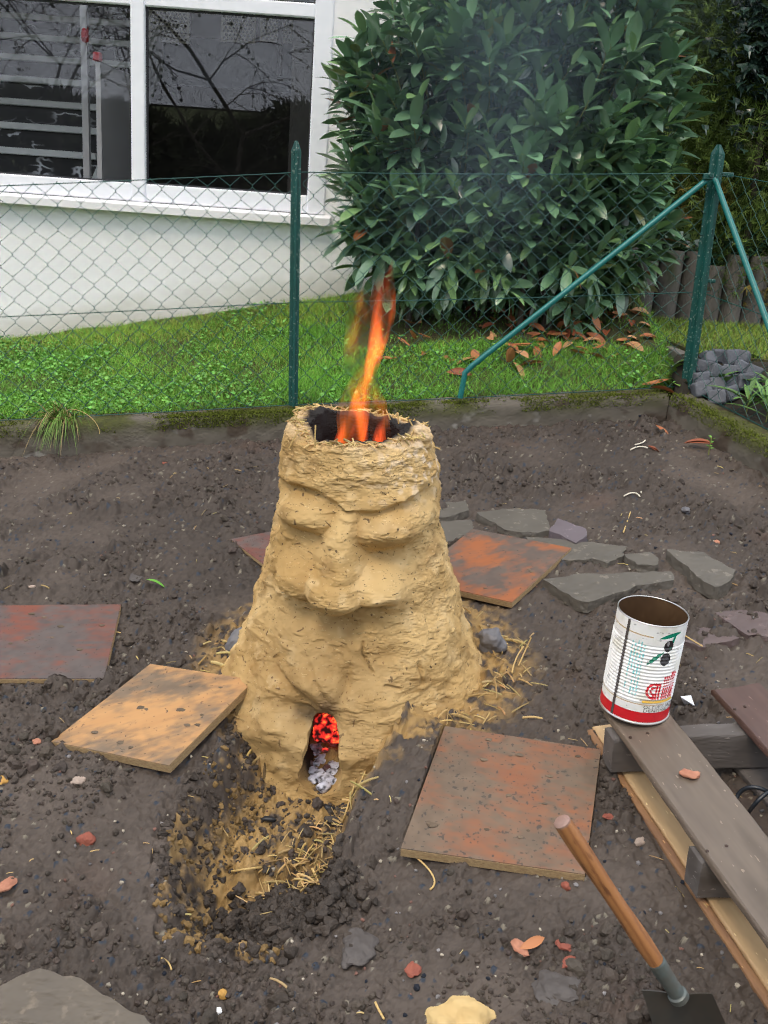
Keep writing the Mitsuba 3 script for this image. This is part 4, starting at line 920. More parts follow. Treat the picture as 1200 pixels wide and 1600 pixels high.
n = 1500; x = r_.uniform(2.35, 3.9, n); z = r_.uniform(1.9, 3.6, n); y = 6.75 + .25 * meshkit.fbm(np.stack([x * 2, z * 2, x * 0], 1), 3, 6) - .1 * r_.random(n)
dc = aty(1195, 60, 5.6); x = dc[0] + r_.normal(.14, .15, n); z = dc[2] + .12 + r_.normal(0, .24, n); y = 5.62 + .15 * np.abs(r_.normal(0, 1, n)) + .5 * np.clip(dc[0] - .1 - x, 0, 1)
k = ivy(np.stack([x, y, z], 1), np.stack([r_.normal(0, .5, n), r_.normal(-.6, .3, n), r_.normal(-.6, .3, n)], 1), r_.uniform(.05, .085, n), (.020, .044, .032), 'ivy', 'bluish dark ivy climbing at the top right corner', 'ivy')
obj('stem', tube([[dc[0] + .2, 5.85, .7], [dc[0] + .15, 5.8, 1.6], [dc[0] + .1, 5.8, dc[2]]], .02, 7), 'm_bark', k, smooth=True)
# added foliage backing behind them, the deep shade put into its dark colours
n = 9000; x = r_.uniform(1.2, 4.6, n); z = r_.uniform(.9, 4.3, n); y = 7.25 + .5 * meshkit.fbm(np.stack([x * 1.5, z * 1.5, x * 0], 1), 3, 16) + .35 * r_.random(n)
hd = thing('added_hedge', 'added foliage backing coloured dark as shade behind the yew at the upper right', 'added_hedge')
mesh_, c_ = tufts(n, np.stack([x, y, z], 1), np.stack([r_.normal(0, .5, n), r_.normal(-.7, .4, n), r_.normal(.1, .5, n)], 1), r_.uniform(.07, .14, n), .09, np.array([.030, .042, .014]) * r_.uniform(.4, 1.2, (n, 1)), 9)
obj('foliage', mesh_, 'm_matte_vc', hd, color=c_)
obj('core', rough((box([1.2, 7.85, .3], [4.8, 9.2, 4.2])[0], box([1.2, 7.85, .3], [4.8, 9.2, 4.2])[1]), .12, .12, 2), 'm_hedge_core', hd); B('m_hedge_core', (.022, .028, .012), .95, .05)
# palisade of upright half-round concrete logs
pl = thing('palisade', 'grey row of upright concrete palisade posts below the ivy at right', 'palisade')
px_ = [935, 962, 992, 1024, 1062, 1098, 1132, 1166, 1200, 1234, 1268]
for i in range(len(px_) - 1):
    xa, xb = aty(px_[i], 470, 5.56)[0], aty(px_[i + 1], 470, 5.56)[0]; zb_ = aty((px_[i] + px_[i + 1]) / 2, 520, 5.56)[2] - .1; zt_ = zpal + .04 * math.sin(i * 2.1) - .02 + .03 * (i % 3 == 0)
    w_ = (xb - xa) / 2 - .002; c0 = (xa + xb) / 2; a = np.linspace(0, np.pi, 11); ring = np.array([[c0 - w_ * math.cos(t), 5.62 - .06 * math.sin(t)] for t in a] + [[c0 + w_, 5.70], [c0 - w_, 5.70]])
    m_ = trimesh.creation.extrude_polygon(Polygon(ring), zt_ - zb_, engine='earcut'); v = np.array(m_.vertices); v[:, 2] += zb_; v[:, 0] += (v[:, 2] - zb_) * r_.normal(0, .012)
    obj('post', (v, np.array(m_.faces)), 'm_palisade', pl, smooth=35)
# upper grass strip in front of it, held by edging and cobbles
sxs = np.linspace(EDGE0[0] - .05, 3.4, 50); ST0, ST1 = dep(1085, 553, DCB + .22), aty(1200, 512, 5.56); zs_f, zs_b = ST0[2], ST1[2]
sv = np.linspace(0, 1, 16); SXm = np.repeat(sxs[None], 16, 0)
yfront = np.interp(sxs, [EDGE0[0] - .05, EDGE0[0] + .02, ST0[0], ST0[0] + .3, 3.4], [5.35, 5.2, ST0[1], ST0[1] - .03, ST0[1] - .15])
SYm = yfront[None] + (5.60 - yfront[None]) * sv[:, None]; SZm = zs_f + (zs_b - zs_f) * (SYm - ST0[1]) / (5.56 - ST0[1])
SZm[0] -= .0; I = np.arange(16 * 50).reshape(16, 50)
Vs = np.stack([SXm, SYm, SZm], -1).reshape(-1, 3); Vf = np.stack([sxs, yfront - .004, SZm[0] - .32], 1); Vs = np.vstack([Vs, Vf]); q = np.arange(50) + 800
Fs = np.vstack([np.stack([I[:-1, :-1], I[:-1, 1:], I[1:, 1:], I[1:, :-1]], -1).reshape(-1, 4), np.stack([q[:-1], q[1:], I[0, 1:], I[0, :-1]], 1)])
k = obj('grass_strip', (Vs, Fs), 'm_turf'); tag(k, 'raised grass strip below the palisade', kind='structure')
n = 16000; x = r_.uniform(EDGE0[0], 3.2, n); yf = np.interp(x, sxs, yfront); y = yf + (5.56 - yf) * r_.random(n); z = zs_f + (zs_b - zs_f) * (y - ST0[1]) / (5.56 - ST0[1])
d = np.stack([r_.normal(0, .5, n), r_.normal(-.1, .5, n), np.ones(n)], 1); hb = r_.uniform(.02, .05, n)
cg = np.array([.16, .27, .035]) * (.55 + .9 * r_.random(n))[:, None]; dr_ = r_.random(n) < .15; cg[dr_] *= [1.7, 1., 1.2]
k = obj('grass', scatter(BL, frames(d, r_.uniform(0, 6.28, n)), np.stack([x, y, z - .003], 1), np.stack([r_.uniform(.0025, .0045, n), hb, hb], 1)), 'm_leaf', color=rep(cg, 5))
tag(k, 'short grass on the raised strip below the palisade', kind='stuff')
# edging slabs between the lawn and the strip
eg = thing('lawn_edging', 'dark stone edging stepping down from the palisade towards the corner post', 'edging')
eP = [dep(968, 492, 5.35), dep(1003, 512, 5.1), dep(1036, 532, 4.80), dep(1074, 556, DCB + .22)]
for i in range(3):
    a, b = eP[i], eP[i + 1]; dd = (b - a); nn_ = np.cross(dd, [0, 0, 1.]); nn_ /= np.linalg.norm(nn_); e = dd * .012
    obj('slab', rough(beam([a + e - nn_ * .03, b - e - nn_ * .03, b - e + nn_ * .03, a + e + nn_ * .03], .26), .02, .012, 12, i), 'm_palisade', eg, smooth=40)
cbp = [(1095, 573), (1107, 560), (1123, 556), (1140, 560), (1160, 558), (1094, 593), (1116, 580), (1139, 580), (1157, 575), (1174, 583), (1096, 609), (1119, 602), (1141, 598), (1160, 598), (1138, 616), (1178, 604), (1120, 622)]
cw_ = thing('cobble_wall', 'small bank of grey granite cobbles behind the corner post', 'cobbles')
for i, (px, py) in enumerate(cbp):
    d_ = DCB + .02 + .14 * (622 - py) / 66; c = dep(px, py, d_); v, f = rough(box([-.041, -.035, -.036], [.041, .035, .036], .007), .014, .006, 30, i)
    a = r_.normal(0, .25); R_ = trimesh.transformations.euler_matrix(r_.normal(-.35, .2), r_.normal(0, .25), a)[:3, :3]; v = v @ R_.T * r_.uniform(.72, .98) + c
    g_ = r_.uniform(.8, 1.25); obj('cobble', (v, f), 'm_stone_vc', cw_, smooth=50, color=None) if False else obj('cobble', (v, f), 'm_stone_vc', cw_, smooth=True, color=np.tile(np.array([.105, .112, .128]) * g_, (len(v), 1)))
c = dep(1135, 592, DCB + .10); v, f = rough(box(c - [.22, .0, .12], c + [.30, .10, .075], .03), .02, .02, 14); v[:, 1] += (v[:, 2] - c[2]) * 0.8
obj('earth_joint', (v, f), 'm_joint', cw_, smooth=True); B('m_joint', (.035, .032, .025), .95, .1)
# earth behind the side kerb
pa2 = K1[:2] + RN * -.0; uu = np.linspace(-.25, 2.4, 40); w_ = np.linspace(.08, 2.2, 30); UU, WW = np.meshgrid(uu, w_)
EX = K1[0] + RD[0] * UU + RN[0] * WW; EY = K1[1] + RD[1] * UU + RN[1] * WW
EZ = zg(EX, EY) + KH - .012 + (meshkit.fbm(np.stack([EX * 8, EY * 8, EX * 0], -1), 3, 3) - .5) * .05; I = np.arange(1200).reshape(30, 40)
k = obj('planting_soil', (np.stack([EX, EY, EZ], -1).reshape(-1, 3), np.stack([I[:-1, :-1], I[:-1, 1:], I[1:, 1:], I[1:, :-1]], -1).reshape(-1, 4)), 'm_joint', smooth=True)
tag(k, 'earth behind the side kerb', kind='structure')

# ------------------------------------------------------------------ boards on the bed
MUD = (.165, .122, .083)
def board_mat(name, c1, c2, mud, k1, seed, grain=(1, 0)):
    gx, gy = grain
    def fn(p, n, uv):
        a, b = p.x * gx + p.y * gy, -p.x * gy + p.y * gx
        c = MX(c1, c2, FB(a * 6 + seed, b * 60, p.z * 10, 3))
        m = FB(p.x * 9 + seed, p.y * 9 + seed, 0, 5) * .72 + FB(a * 40 + seed, b * 90, 0, 3) * .28
        c = MX(c, MX(mud, (mud[0] * .6, mud[1] * .6, mud[2] * .62), FB(p.x * 40, p.y * 40, 0, 3)), SS(k1 - .10, k1 + .24, m) * .95)
        return MX(c, (.045, .04, .036), SS(.70, .80, FB(p.x * 150, p.y * 150, seed, 2)) * .8)
    return B(name, mikit.proc(fn), .55, .45, bump=lambda p, n, uv: FB(p.x * 130, p.y * 130, seed, 3), bscale=.0016)
B('m_chip', mikit.proc(lambda p, n, uv: MX((.40, .29, .16), (.20, .13, .065), FB(p.x * 220, p.y * 220, p.z * 320, 2))), .8, .2)
def board(label, px, h, thick, mat, seed, lab_core=None, mud=8):
    k = thing('chipboard_panel', label, 'board')
    c = np.array([at(*p, h_) for p, h_ in zip(px, h if isinstance(h, (list, tuple)) else [h] * 4)])
    n = np.cross(c[1] - c[0], c[3] - c[0]); n /= np.linalg.norm(n); n = n if n[2] > 0 else -n
    obj('core', beam(c - n * .0021, thick, bevel=.0015), 'm_chip', k, label='pale chipboard edge')
    ctr = c.mean(0); obj('veneer', beam(ctr + (c - ctr) * .999, .002, bevel=.0004), mat, k)
    r = np.random.default_rng(seed); ms, cs = [], []
    for j in range(mud):
        a, b = r.uniform(.06, .94, 2); q = c[0] * (1 - a) * (1 - b) + c[1] * a * (1 - b) + c[2] * a * b + c[3] * (1 - a) * b
        v, f = rockmesh(seed * 10 + j, 2, .6); s_ = r.uniform(.0015, .009) * (.5 + .5 * r.random()); v = v * s_ * np.array([1.5, 1, .3]) + q + n * s_ * .1
        ms.append((v, f)); cs.append(np.tile(np.array(MUD) * r.uniform(.5, 1.0), (len(v), 1)))
    obj('mud', cat_(ms), 'm_soil', k, smooth=True, color=np.vstack(cs), kind='stuff')
    return k
m_ = board_mat('m_board_orange', (.27, .105, .045), (.19, .072, .036), MUD, .345, 3.1, (.95, -.3))
board('orange brown muddy chipboard panel at front right beside the trench and spade', [(695, 1134), (939, 1171), (914, 1366), (626, 1325)], .032, .020, m_, 1, mud=14)
m_ = board_mat('m_board_tan', (.50, .28, .115), (.40, .205, .08), (.19, .14, .095), .42, 7.3, (.9, .4))
board('light tan orange chipboard panel overhanging the left side of the trench', [(235, 1037), (398, 1062), (264, 1196), (80, 1158)], (.035, .052, .050, .024), .020, m_, 2, mud=16)
m_ = board_mat('m_board_red', (.20, .062, .036), (.15, .05, .034), (.11, .095, .088), .36, 12.7, (1, 0))
board('dull red mud smeared panel lying at the left edge of the photo', [(-32, 946), (189, 944), (163, 1060), (-70, 1060)], .020, .014, m_, 3, mud=14)
m_ = board_mat('m_board_bright', (.33, .11, .038), (.24, .08, .032), (.12, .10, .085), .39, 21.3, (.8, .5))
board('bright orange chipboard panel on the ground behind the kiln at right', [(738, 826), (893, 856), (800, 941), (640, 905)], (.035, .035, .03, .03), .018, m_, 4, mud=5)
m_ = board_mat('m_board_dark', (.16, .055, .038), (.13, .045, .034), (.13, .10, .09), .44, 31.1, (1, .2))
board('dark reddish panel half hidden behind the kiln at left', [(360, 842), (446, 826), (500, 868), (415, 884)], .024, .012, m_, 5, mud=2)

# ------------------------------------------------------------------ flagstones
def stone_mat(name, a, b, seed):
    return B(name, mikit.proc(lambda p, n, uv: MX(MX(a, b, FB(p.x * 10 + seed, p.y * 10, p.z * 10, 4)), (a[0] * 1.6, a[1] * 1.55, a[2] * 1.5), SS(.62, .8, FB(p.x * 60, p.y * 60 + seed, p.z * 60, 3)) * .6)), .5, .5,
             bump=lambda p, n, uv: FB(p.x * 75, p.y * 75, p.z * 75, 4), bscale=.006)
stone_mat('m_flag', (.125, .112, .092), (.078, .07, .06), 2.0); stone_mat('m_flag_purple', (.145, .12, .135), (.09, .075, .082), 5.0); stone_mat('m_flag_brown', (.12, .085, .08), (.08, .06, .058), 9.0)
stone_mat('m_slab', (.125, .103, .076), (.085, .07, .054), 13.0); stone_mat('m_grey_stone', (.17, .165, .17), (.10, .098, .11), 17.0)
def flag(label, px, h, thick, mat, seed, name='flagstone', cat='stone'):
    hs = h if isinstance(h, (list, tuple)) else [h] * len(px)
    P = np.array([at(*p, q) for p, q in zip(px, hs)]); c = P.mean(0); xy = P[:, :2]
    A_ = np.c_[xy, np.ones(len(xy))]; co, *_ = np.linalg.lstsq(A_, P[:, 2], rcond=None)
    poly = Polygon(xy); 
    if not poly.is_valid: poly = poly.buffer(0)
    r = np.random.default_rng(seed); dens_ = []
    b = np.array(poly.exterior.segmentize(.018).coords)[:-1]; cen = b.mean(0)
    b = b + (meshkit.fbm(np.c_[b * 40, np.zeros(len(b)) + seed], 2)[:, None] - .5) * .010 * (b - cen) / np.linalg.norm(b - cen, axis=1, keepdims=True) * 2
    m_ = trimesh.creation.extrude_polygon(Polygon(b).buffer(0), thick, engine='earcut'); v, f = subdiv(arr(m_), .014)
    top = v[:, 2] > thick - 1e-6; ctr_d = 1 - .0
    v[:, 2] += v[:, 0] * co[0] + v[:, 1] * co[1] + co[2] - thick
    mm = trimesh.Trimesh(v, f, process=False); nn_ = (meshkit.fbm(v * 30 + seed, 4) - .5) * 1.0
    v = v + mm.vertex_normals * (nn_ * np.where(top, .0045, .013))[:, None]
    k = obj(name, (v, f), mat, smooth=35); tag(k, label, cat); return k
flag('small dark flagstone nearest the kiln, beyond the orange panel', [(660, 787), (728, 783), (731, 797), (700, 808), (660, 806)], .030, .035, 'm_flag', 1)
flag('broad dark flagstone farthest back, right of the kiln', [(744, 800), (800, 794), (852, 797), (862, 829), (815, 833), (790, 826)], .030, .035, 'm_flag', 2)
flag('small purple grey flagstone with a tilted face behind the orange panel', [(872, 809), (916, 826), (917, 838), (900, 846), (858, 831)], (.05, .045, .035, .035, .03), .034, 'm_flag_purple', 3)
flag('grey flagstone lying against the right corner of the bright orange panel', [(818, 838), (900, 845), (982, 854), (972, 869), (950, 880), (925, 872), (890, 876), (850, 868)], .026, .03, 'm_flag', 4)
flag('little wedge of dark flagstone between two larger ones', [(975, 866), (1013, 861), (1030, 873), (1024, 884), (995, 882)], .030, .03, 'm_flag', 5)
flag('large pointed flagstone just behind the tin can', [(848, 905), (912, 896), (1048, 893), (1055, 906), (990, 917), (950, 930), (920, 941), (902, 937)], .034, .034, 'm_flag', 6)
flag('thick lozenge shaped flagstone at the far right of the stones', [(1040, 857), (1100, 864), (1149, 890), (1143, 908), (1118, 918), (1100, 908)], .040, .04, 'm_flag', 7)
flag('brownish red flagstone at the right edge above the tin can', [(1116, 957), (1160, 952), (1235, 965), (1235, 1000), (1170, 992)], .028, .03, 'm_flag_brown', 8)
flag('brown flagstone directly right of the tin can', [(1040, 985), (1080, 978), (1118, 984), (1158, 997), (1120, 1007), (1092, 1010), (1062, 1000)], .030, .032, 'm_flag_brown', 9)
flag('dark flagstone tucked between the kiln and the bright orange panel', [(650, 815), (735, 812), (742, 828), (700, 850), (650, 850)], .016, .02, 'm_flag', 12)
flag('pale brown paving slab in the bottom left corner', [(-20, 1552), (60, 1508), (150, 1545), (285, 1625), (60, 1690), (-60, 1640)], .030, .04, 'm_slab', 10, 'paving_slab', 'slab')
for lab, px, sz, sd in (('grey stone leaning against the left foot of the kiln', (368, 985), (.020, .03, .045), 4), ('grey angular stone against the right foot of the kiln', (768, 985), (.034, .03, .042), 5)):
    p = on_soil(px[0], px[1] + 18, .02); v, f = rockmesh(sd, 3, .35); v = v * np.array(sz); a = .5 if sd == 4 else -.35; R_ = trimesh.transformations.rotation_matrix(a, [0, 1, 0])[:3, :3]
    v, f = rough((v @ R_.T + p, f), .006, .006, 40, sd); tag(obj('stone', (v, f), 'm_grey_stone', smooth=30), lab, 'stone')
p = on_soil(715, 1598, .0); v, f = rockmesh(8, 4, .3); v, f = rough((v * np.array([.058, .04, .034]) + p, f), .006, .014, 34, 3)
tag(obj('clay_lump', (v, f), 'm_clay_pale', smooth=True), 'pale yellow clay lump at the bottom edge of the photo', 'clay lump')
B('m_clay_pale', mikit.proc(lambda p, n, uv: MX((.62, .46, .22), (.46, .31, .13), FB(p.x * 40, p.y * 40, p.z * 40, 3))), .8, .2, bump=lambda p, n, uv: FB(p.x * 190, p.y * 190, p.z * 190, 3), bscale=.004)

# ------------------------------------------------------------------ pallet, with the tin can standing on it
def wood(name, a, b, seed, dirx, diry, wet=.45):
    def fn(p, n, uv):
        u = p.x * dirx + p.y * diry; w = -p.x * diry + p.y * dirx
        c = MX(a, b, FB(u * 5 + seed, w * 75, p.z * 60, 4))
        c = MX(c, (a[0] * .5, a[1] * .48, a[2] * .46), SS(.58, .75, FB(u * 3 + seed, w * 14, p.z * 14, 3)) * .7)
        return MX(c, (min(1, a[0] * 2.1), min(1, a[1] * 2.1), min(1, a[2] * 2.1)), SS(.86, .92, N(u * 70, w * 260, p.z * 200)) * .6)
    return B(name, mikit.proc(fn), wet, .45, bump=lambda p, n, uv: FB((p.x * dirx + p.y * diry) * 30, (-p.x * diry + p.y * dirx) * 300, p.z * 200, 3), bscale=.0022)
TL, TR_ = [at(*p, .135) for p in ((950, 1117), (1200, 1471))], [at(*p, .135) for p in ((1047, 1114), (1195, 1300))]
dA = TL[1] - TL[0]; dA /= np.linalg.norm(dA)
wood('m_wood_dark', (.15, .118, .088), (.095, .072, .056), 1., dA[0], dA[1]); wood('m_wood_red', (.105, .058, .045), (.06, .034, .028), 5., dA[0], dA[1]); wood('m_wood_pale', (.55, .385, .21), (.46, .30, .15), 9., dA[0], dA[1], .6)
wood('m_wood_grey', (.14, .125, .115), (.08, .07, .066), 14., dA[1], -dA[0], .6); wood('m_wood_bark', (.34, .18, .075), (.15, .08, .05), 18., dA[0], dA[1], .7)
pa = thing('wooden_pallet', 'weathered wooden pallet at the lower right under the tin can', 'pallet')
wB = TR_[0] - TL[0]; wB = wB - dA * (wB @ dA)
def plank(name, p0, L0, L1, w, thick, mat, parent=pa, bev=.004, label=None, sd=0):
    c = [p0 + dA * L0, p0 + dA * L1, p0 + dA * L1 + w, p0 + dA * L0 + w]; v, f = rough(beam(c, thick, bevel=bev), .016, .0035, 14, sd)
    return obj(name, (v, f), mat, parent, smooth=35, label=label)
plank('top_board', TL[0], -.02, 1.15, wB, .018, 'm_wood_dark', sd=1, label='wet dark top board carrying the tin')
q0 = at(1112, 1076, .135); wB2 = wB * (.095 / np.linalg.norm(wB)) * 1.25
plank('top_board', q0, 0, 1.15, wB2, .018, 'm_wood_red', sd=2, label='reddish top board at the right edge')
b0_ = at(927, 1136, .018); plank('bottom_board', b0_, -.005, 1.25, wB * 1.15, .02, 'm_wood_pale', sd=3, label='pale yellow bottom board')
eb = b0_ - wB / np.linalg.norm(wB) * .0185
plank('bark_edge', eb - GN * .001, -.0, 1.25, wB / np.linalg.norm(wB) * .018, .019, 'm_wood_bark', sd=7, bev=.005, label='rough bark edge')
b1_ = at(1128, 1168, .020); plank('bottom_board', b1_, 0, 1.2, wB * .95, .02, 'm_wood_grey', sd=4, label='dark grey bottom board')
st0 = at(946, 1137, .112); dB = at(1140, 1125, .112) - at(1050, 1128, .112); dB /= np.linalg.norm(dB)
dB = dB - GN * (dB @ GN)
for i, (o, L) in enumerate(((st0, .62), (at(1078, 1322, .112), .62))):
    sec = dA * .045; c = [o, o + dB * L, o + dB * L + sec, o + sec]; v, f = rough(beam(np.array(c) + GN * .004, .092, bevel=.005), .016, .004, 14, 10 + i)
    obj('crossbar', (v, f), 'm_wood_grey', pa, smooth=35, label='grey crossbar under the near ends' if i == 0 else 'grey crossbar in the middle')
B('m_rust', (.045, .028, .02), .6)
for (px, py) in ((985, 1152), (1012, 1146), (1105, 1330), (1135, 1322), (1148, 1108), (1164, 1104)):
    o = at(px, py, .1352); obj('nail', tube([o - GN * .01, o + GN * .0012, o + GN * .0016], [.0032, .0032, .002], 8), 'm_rust', pa)
cable = [at(*p, h_) for p, h_ in (((1110, 1345), .004), ((1135, 1290), .02), ((1150, 1247), .05), ((1168, 1231), .075), ((1188, 1232), .08), ((1205, 1240), .07), ((1225, 1250), .05))]
from scipy.interpolate import CubicSpline
def spl(P, n=40): P = np.array(P); t = np.linspace(0, 1, len(P)); return CubicSpline(t, P)(np.linspace(0, 1, n))
B('m_cable', (.012, .016, .022), .35, .5)
tag(obj('cable', cat_([tube(spl(cable), .0042, 8), tube(spl([at(*p, h_) for p, h_ in (((1165, 1275), .01), ((1175, 1262), .05), ((1192, 1244), .075), ((1215, 1232), .08))]), .0042, 8)]), 'm_cable', smooth=True), 'black cable looping up between the pallet boards at the right edge', 'cable')
v, f = rockmesh(77, 2, .5); p = at(1078, 1209, .140); tag(obj('brick_fragment', rough((v * np.array([.020, .013, .006]) + p, f), .004, .004, 90), 'm_brick_pale', smooth=True), 'crumbled pink brick bit lying on the wet pallet board', 'brick fragment')

def wire_brick(n_, a, b): return B(n_, mikit.proc(lambda p, n, uv: MX(a, b, FB(p.x * 90, p.y * 90, p.z * 90, 3))), .75, .25, bump=lambda p, n, uv: FB(p.x * 240, p.y * 240, p.z * 240, 2), bscale=.002)
wire_brick('m_brick', (.30, .095, .06), (.19, .06, .045)); wire_brick('m_brick_pale', (.46, .22, .14), (.33, .14, .09)); wire_brick('m_pebble', (.42, .33, .27), (.30, .24, .2)); wire_brick('m_ochre_bit', (.52, .30, .08), (.4, .22, .06))

# the tin can
tb = at(990, 1104, .137)
RT, HT = .0725, .232
tl = np.cross(np.array([0, 0, 1.]), np.append(dA[:2], 0)); 
tin = thing('tin_can', 'opened white and red olive tin standing on the near end of the pallet', 'tin can')
B('m_tin_inside', mikit.proc(lambda p, n, uv: MX((.20, .12, .06), (.09, .05, .03), FB(p.x * 18, p.y * 18, p.z * 9, 4))), .42, .5, metallic=.55)
B('m_tin_rim', (.55, .54, .52), .3, .5, metallic=.9)
B('m_tin_white', mikit.proc(lambda p, n, uv: MX((.80, .81, .80), (.66, .65, .58), SS(.5, .8, FB(p.x * 30, p.y * 30, p.z * 30, 3))) * (1 - .45 * SS(.70, .80, FB(p.x * 120, p.y * 120, p.z * 120, 3)))), .22, .5)
B('m_tin_red', (.56, .012, .022), .22, .5); B('m_tin_blue', (.20, .58, .60), .3, .5); B('m_tin_gold', (.45, .30, .12), .3, .5); B('m_tin_yellow', (.60, .36, .03), .3, .5); B('m_tin_green', (.0, .20, .12), .3, .5); B('m_tin_black', (.02, .018, .02), .2, .6); B('m_tin_grey', (.22, .22, .24), .3, .5); B('m_seam', (.075, .065, .062), .4, .5)
# frame: z along the can's axis (upright, tipped a hair with the board), angle 0 looks at the camera
axis = np.array([.02, -.055, 1.]); axis /= np.linalg.norm(axis)
toC = CAM - tb; toC -= axis * (toC @ axis); toC /= np.linalg.norm(toC); rt_ = np.cross(axis, toC); rt_ = -rt_ if rt_ @ RGT < 0 else rt_
def rib(z): return .0011 * np.sin((z - .052) / .1325 * 2 * np.pi * 17) * ((z > .052) & (z < .1845))
def cyl(a, z, off=0.0):
    a, z = np.asarray(a, float), np.asarray(z, float); r = RT + rib(z) + off
    return tb + np.multiply.outer(r * np.sin(a), rt_) + np.multiply.outer(r * np.cos(a), toC) + np.multiply.outer(z, axis)
def lathe(zr, n=96):
    a = np.linspace(0, 2 * np.pi, n, endpoint=False); V = []
    for z, r in zr: V.append(tb + np.outer(np.sin(a) * r, rt_) + np.outer(np.cos(a) * r, toC) + axis * z)
    V = np.vstack(V); I = np.arange(len(zr) * n).reshape(len(zr), n); J = np.roll(I, -1, 1)
    return V, np.stack([I[:-1], J[:-1], J[1:], I[1:]], -1).reshape(-1, 4)
zz = np.linspace(.004, HT - .002, 260)
obj('wall', lathe([(z, RT + rib(z)) for z in zz]), 'm_tin_white', tin, smooth=60, label='white printed wall with ribs')
obj('inside', lathe([(.010, .0005), (.010, RT - .003), (HT - .002, RT - .0016)]), 'm_tin_inside', tin, smooth=40, label='rusty brown inside')
th = np.linspace(0, 2 * np.pi, 9)
obj('rim', lathe([(HT - .002 + .0016 * math.sin(t), RT - .0006 + .0016 * math.cos(t)) for t in th]), 'm_tin_rim', tin, smooth=True)
obj('base_rim', lathe([(.003 + .003 * math.sin(t), RT + .0006 + .0022 * math.cos(t)) for t in th]), 'm_tin_rim', tin, smooth=True)
def wrap_band(name, z0, z1, a0, a1, mat, off=.0004, n=60, nz=2, lab=None):
    a = np.linspace(a0, a1, n); z = np.linspace(z0, z1, nz); A_, Z_ = np.meshgrid(a, z); V = cyl(A_, Z_, off).reshape(-1, 3); I = np.arange(n * nz).reshape(nz, n)
    return obj(name, (V, np.stack([I[:-1, :-1], I[:-1, 1:], I[1:, 1:], I[1:, :-1]], -1).reshape(-1, 4)), mat, tin, smooth=True, label=lab)
wrap_band('red_band', .0065, .030, 0, 2 * np.pi, 'm_tin_red', n=120)
wrap_band('gold_line', .0475, .0492, -2.4, .9, 'm_tin_gold'); wrap_band('gold_line', .2030, .2052, -2.4, .16, 'm_tin_gold')
a_s = -.60
wrap_band('seam', .004, HT - .004, a_s - .042, a_s + .042, 'm_seam', .0012, 8, 200, 'dark solder seam')
def wrap2d(name, polys, z0, mat, off=.0005, lab=None):
    """flat shapes (metres; x along the wall from angle 0, y up from z0) laid on the can"""
    ms = []
    for g in polys:
        for q in getattr(g, 'geoms', [g]):
            if q.is_empty: continue
            q = q.segmentize(.004); m_ = trimesh.creation.extrude_polygon(q, .0001, engine='earcut'); v, f = subdiv(arr(m_), .004); fl_top = v[:, 2] > .00005
            keep = fl_top[f].all(1); used = np.unique(f[keep]); mp = -np.ones(len(v), int); mp[used] = np.arange(len(used)); ms.append((cyl(v[used, 0] / RT, v[used, 1] + z0, off), mp[f[keep]]))
    return obj(name, cat_(ms), mat, tin, label=lab)
def text2d(t, h, bold=False):
    m_ = meshkit.text_mesh(t, h, .001, bold); v = np.array(m_.vertices); f = np.array(m_.faces); top = (v[:, 2] > .0005)[f].all(1)
    return v, f[top]
def wrap_text(name, t, h, x, z, mat, bold=False, rot=False, sx=1.0):
    v, f = text2d(t, h, bold); used = np.unique(f); mp = -np.ones(len(v), int); mp[used] = np.arange(len(used)); w = v[used]
    X_, Y_ = (w[:, 0] * sx, w[:, 1]) if not rot else (-w[:, 1], w[:, 0] * sx)
    return obj(name, (cyl((x + X_) / RT, z + Y_, .0006), mp[f]), mat, tin)
wrap_text('lettering', 'OLIVES NOIRES', .0072, .019, .0395, 'm_tin_black', False, False, 1.35); wrap_text('lettering', 'DENOYAUTEES', .0072, .020, .0308, 'm_tin_black', False, False, 1.35)
# red logo letters: striped a l l
def ringp(cx, cy, ro, ri): return Point(cx, cy).buffer(ro, 12).difference(Point(cx, cy).buffer(ri, 12))
from shapely.geometry import box as sbox
x0 = .017
a_ = ringp(x0 + .016, .016, .016, .0115).union(ringp(x0 + .016, .016, .0085, .0045)).union(sbox(x0 + .0135, .0, x0 + .018, .010)).difference(sbox(x0 + .018, .0, x0 + .034, .032)).union(sbox(x0 + .0185, 0, x0 + .0225, .0305)).union(sbox(x0 + .0245, 0, x0 + .0285, .030)).union(sbox(x0 + .016, .0265, x0 + .0285, .0315))
ls = []
for j in range(2):
    for q in range(3):
        xx = x0 + .0325 + j * .0165 + q * .005
        for h_ in range(9 if j else 8): ls.append(sbox(xx, h_ * .0056, xx + .0037, h_ * .0056 + .0043))
ls = [affinity.scale(q_, 1.12, 1.2, origin=(x0, 0)) for q_ in [a_] + ls]
wrap2d('logo', ls, .0625, 'm_tin_red', lab='red striped logo letters')
wrap2d('logo_underline', [sbox(x0 - .003, 0, x0 + .075, .0042), sbox(x0 - .003, .0056, x0 + .075, .0072)], .0535, 'm_tin_yellow')
def leafp(x, y, L, w, a): t = np.linspace(0, 1, 16); u_ = w * np.sin(np.pi * t) ** .8; p = np.r_[np.c_[t * L, u_], np.c_[t[::-1] * L, -u_[::-1] * .5]]; return affinity.translate(affinity.rotate(Polygon(p).buffer(0), a, origin=(0, 0)), x, y)
wrap2d('printed_leaf', [leafp(.008, .002, .046, .0055, 47), leafp(.023, .064, .052, .006, 14), leafp(.050, .035, .045, .004, 75)], .138, 'm_tin_green', lab='printed green leaves')
wrap2d('printed_olive', [affinity.scale(Point(.047, .048).buffer(.011, 12), .95, 1.2), affinity.scale(Point(.045, .018).buffer(.0115, 12), .95, 1.3)], .138, 'm_tin_black', off=.0008, lab='printed black olives')
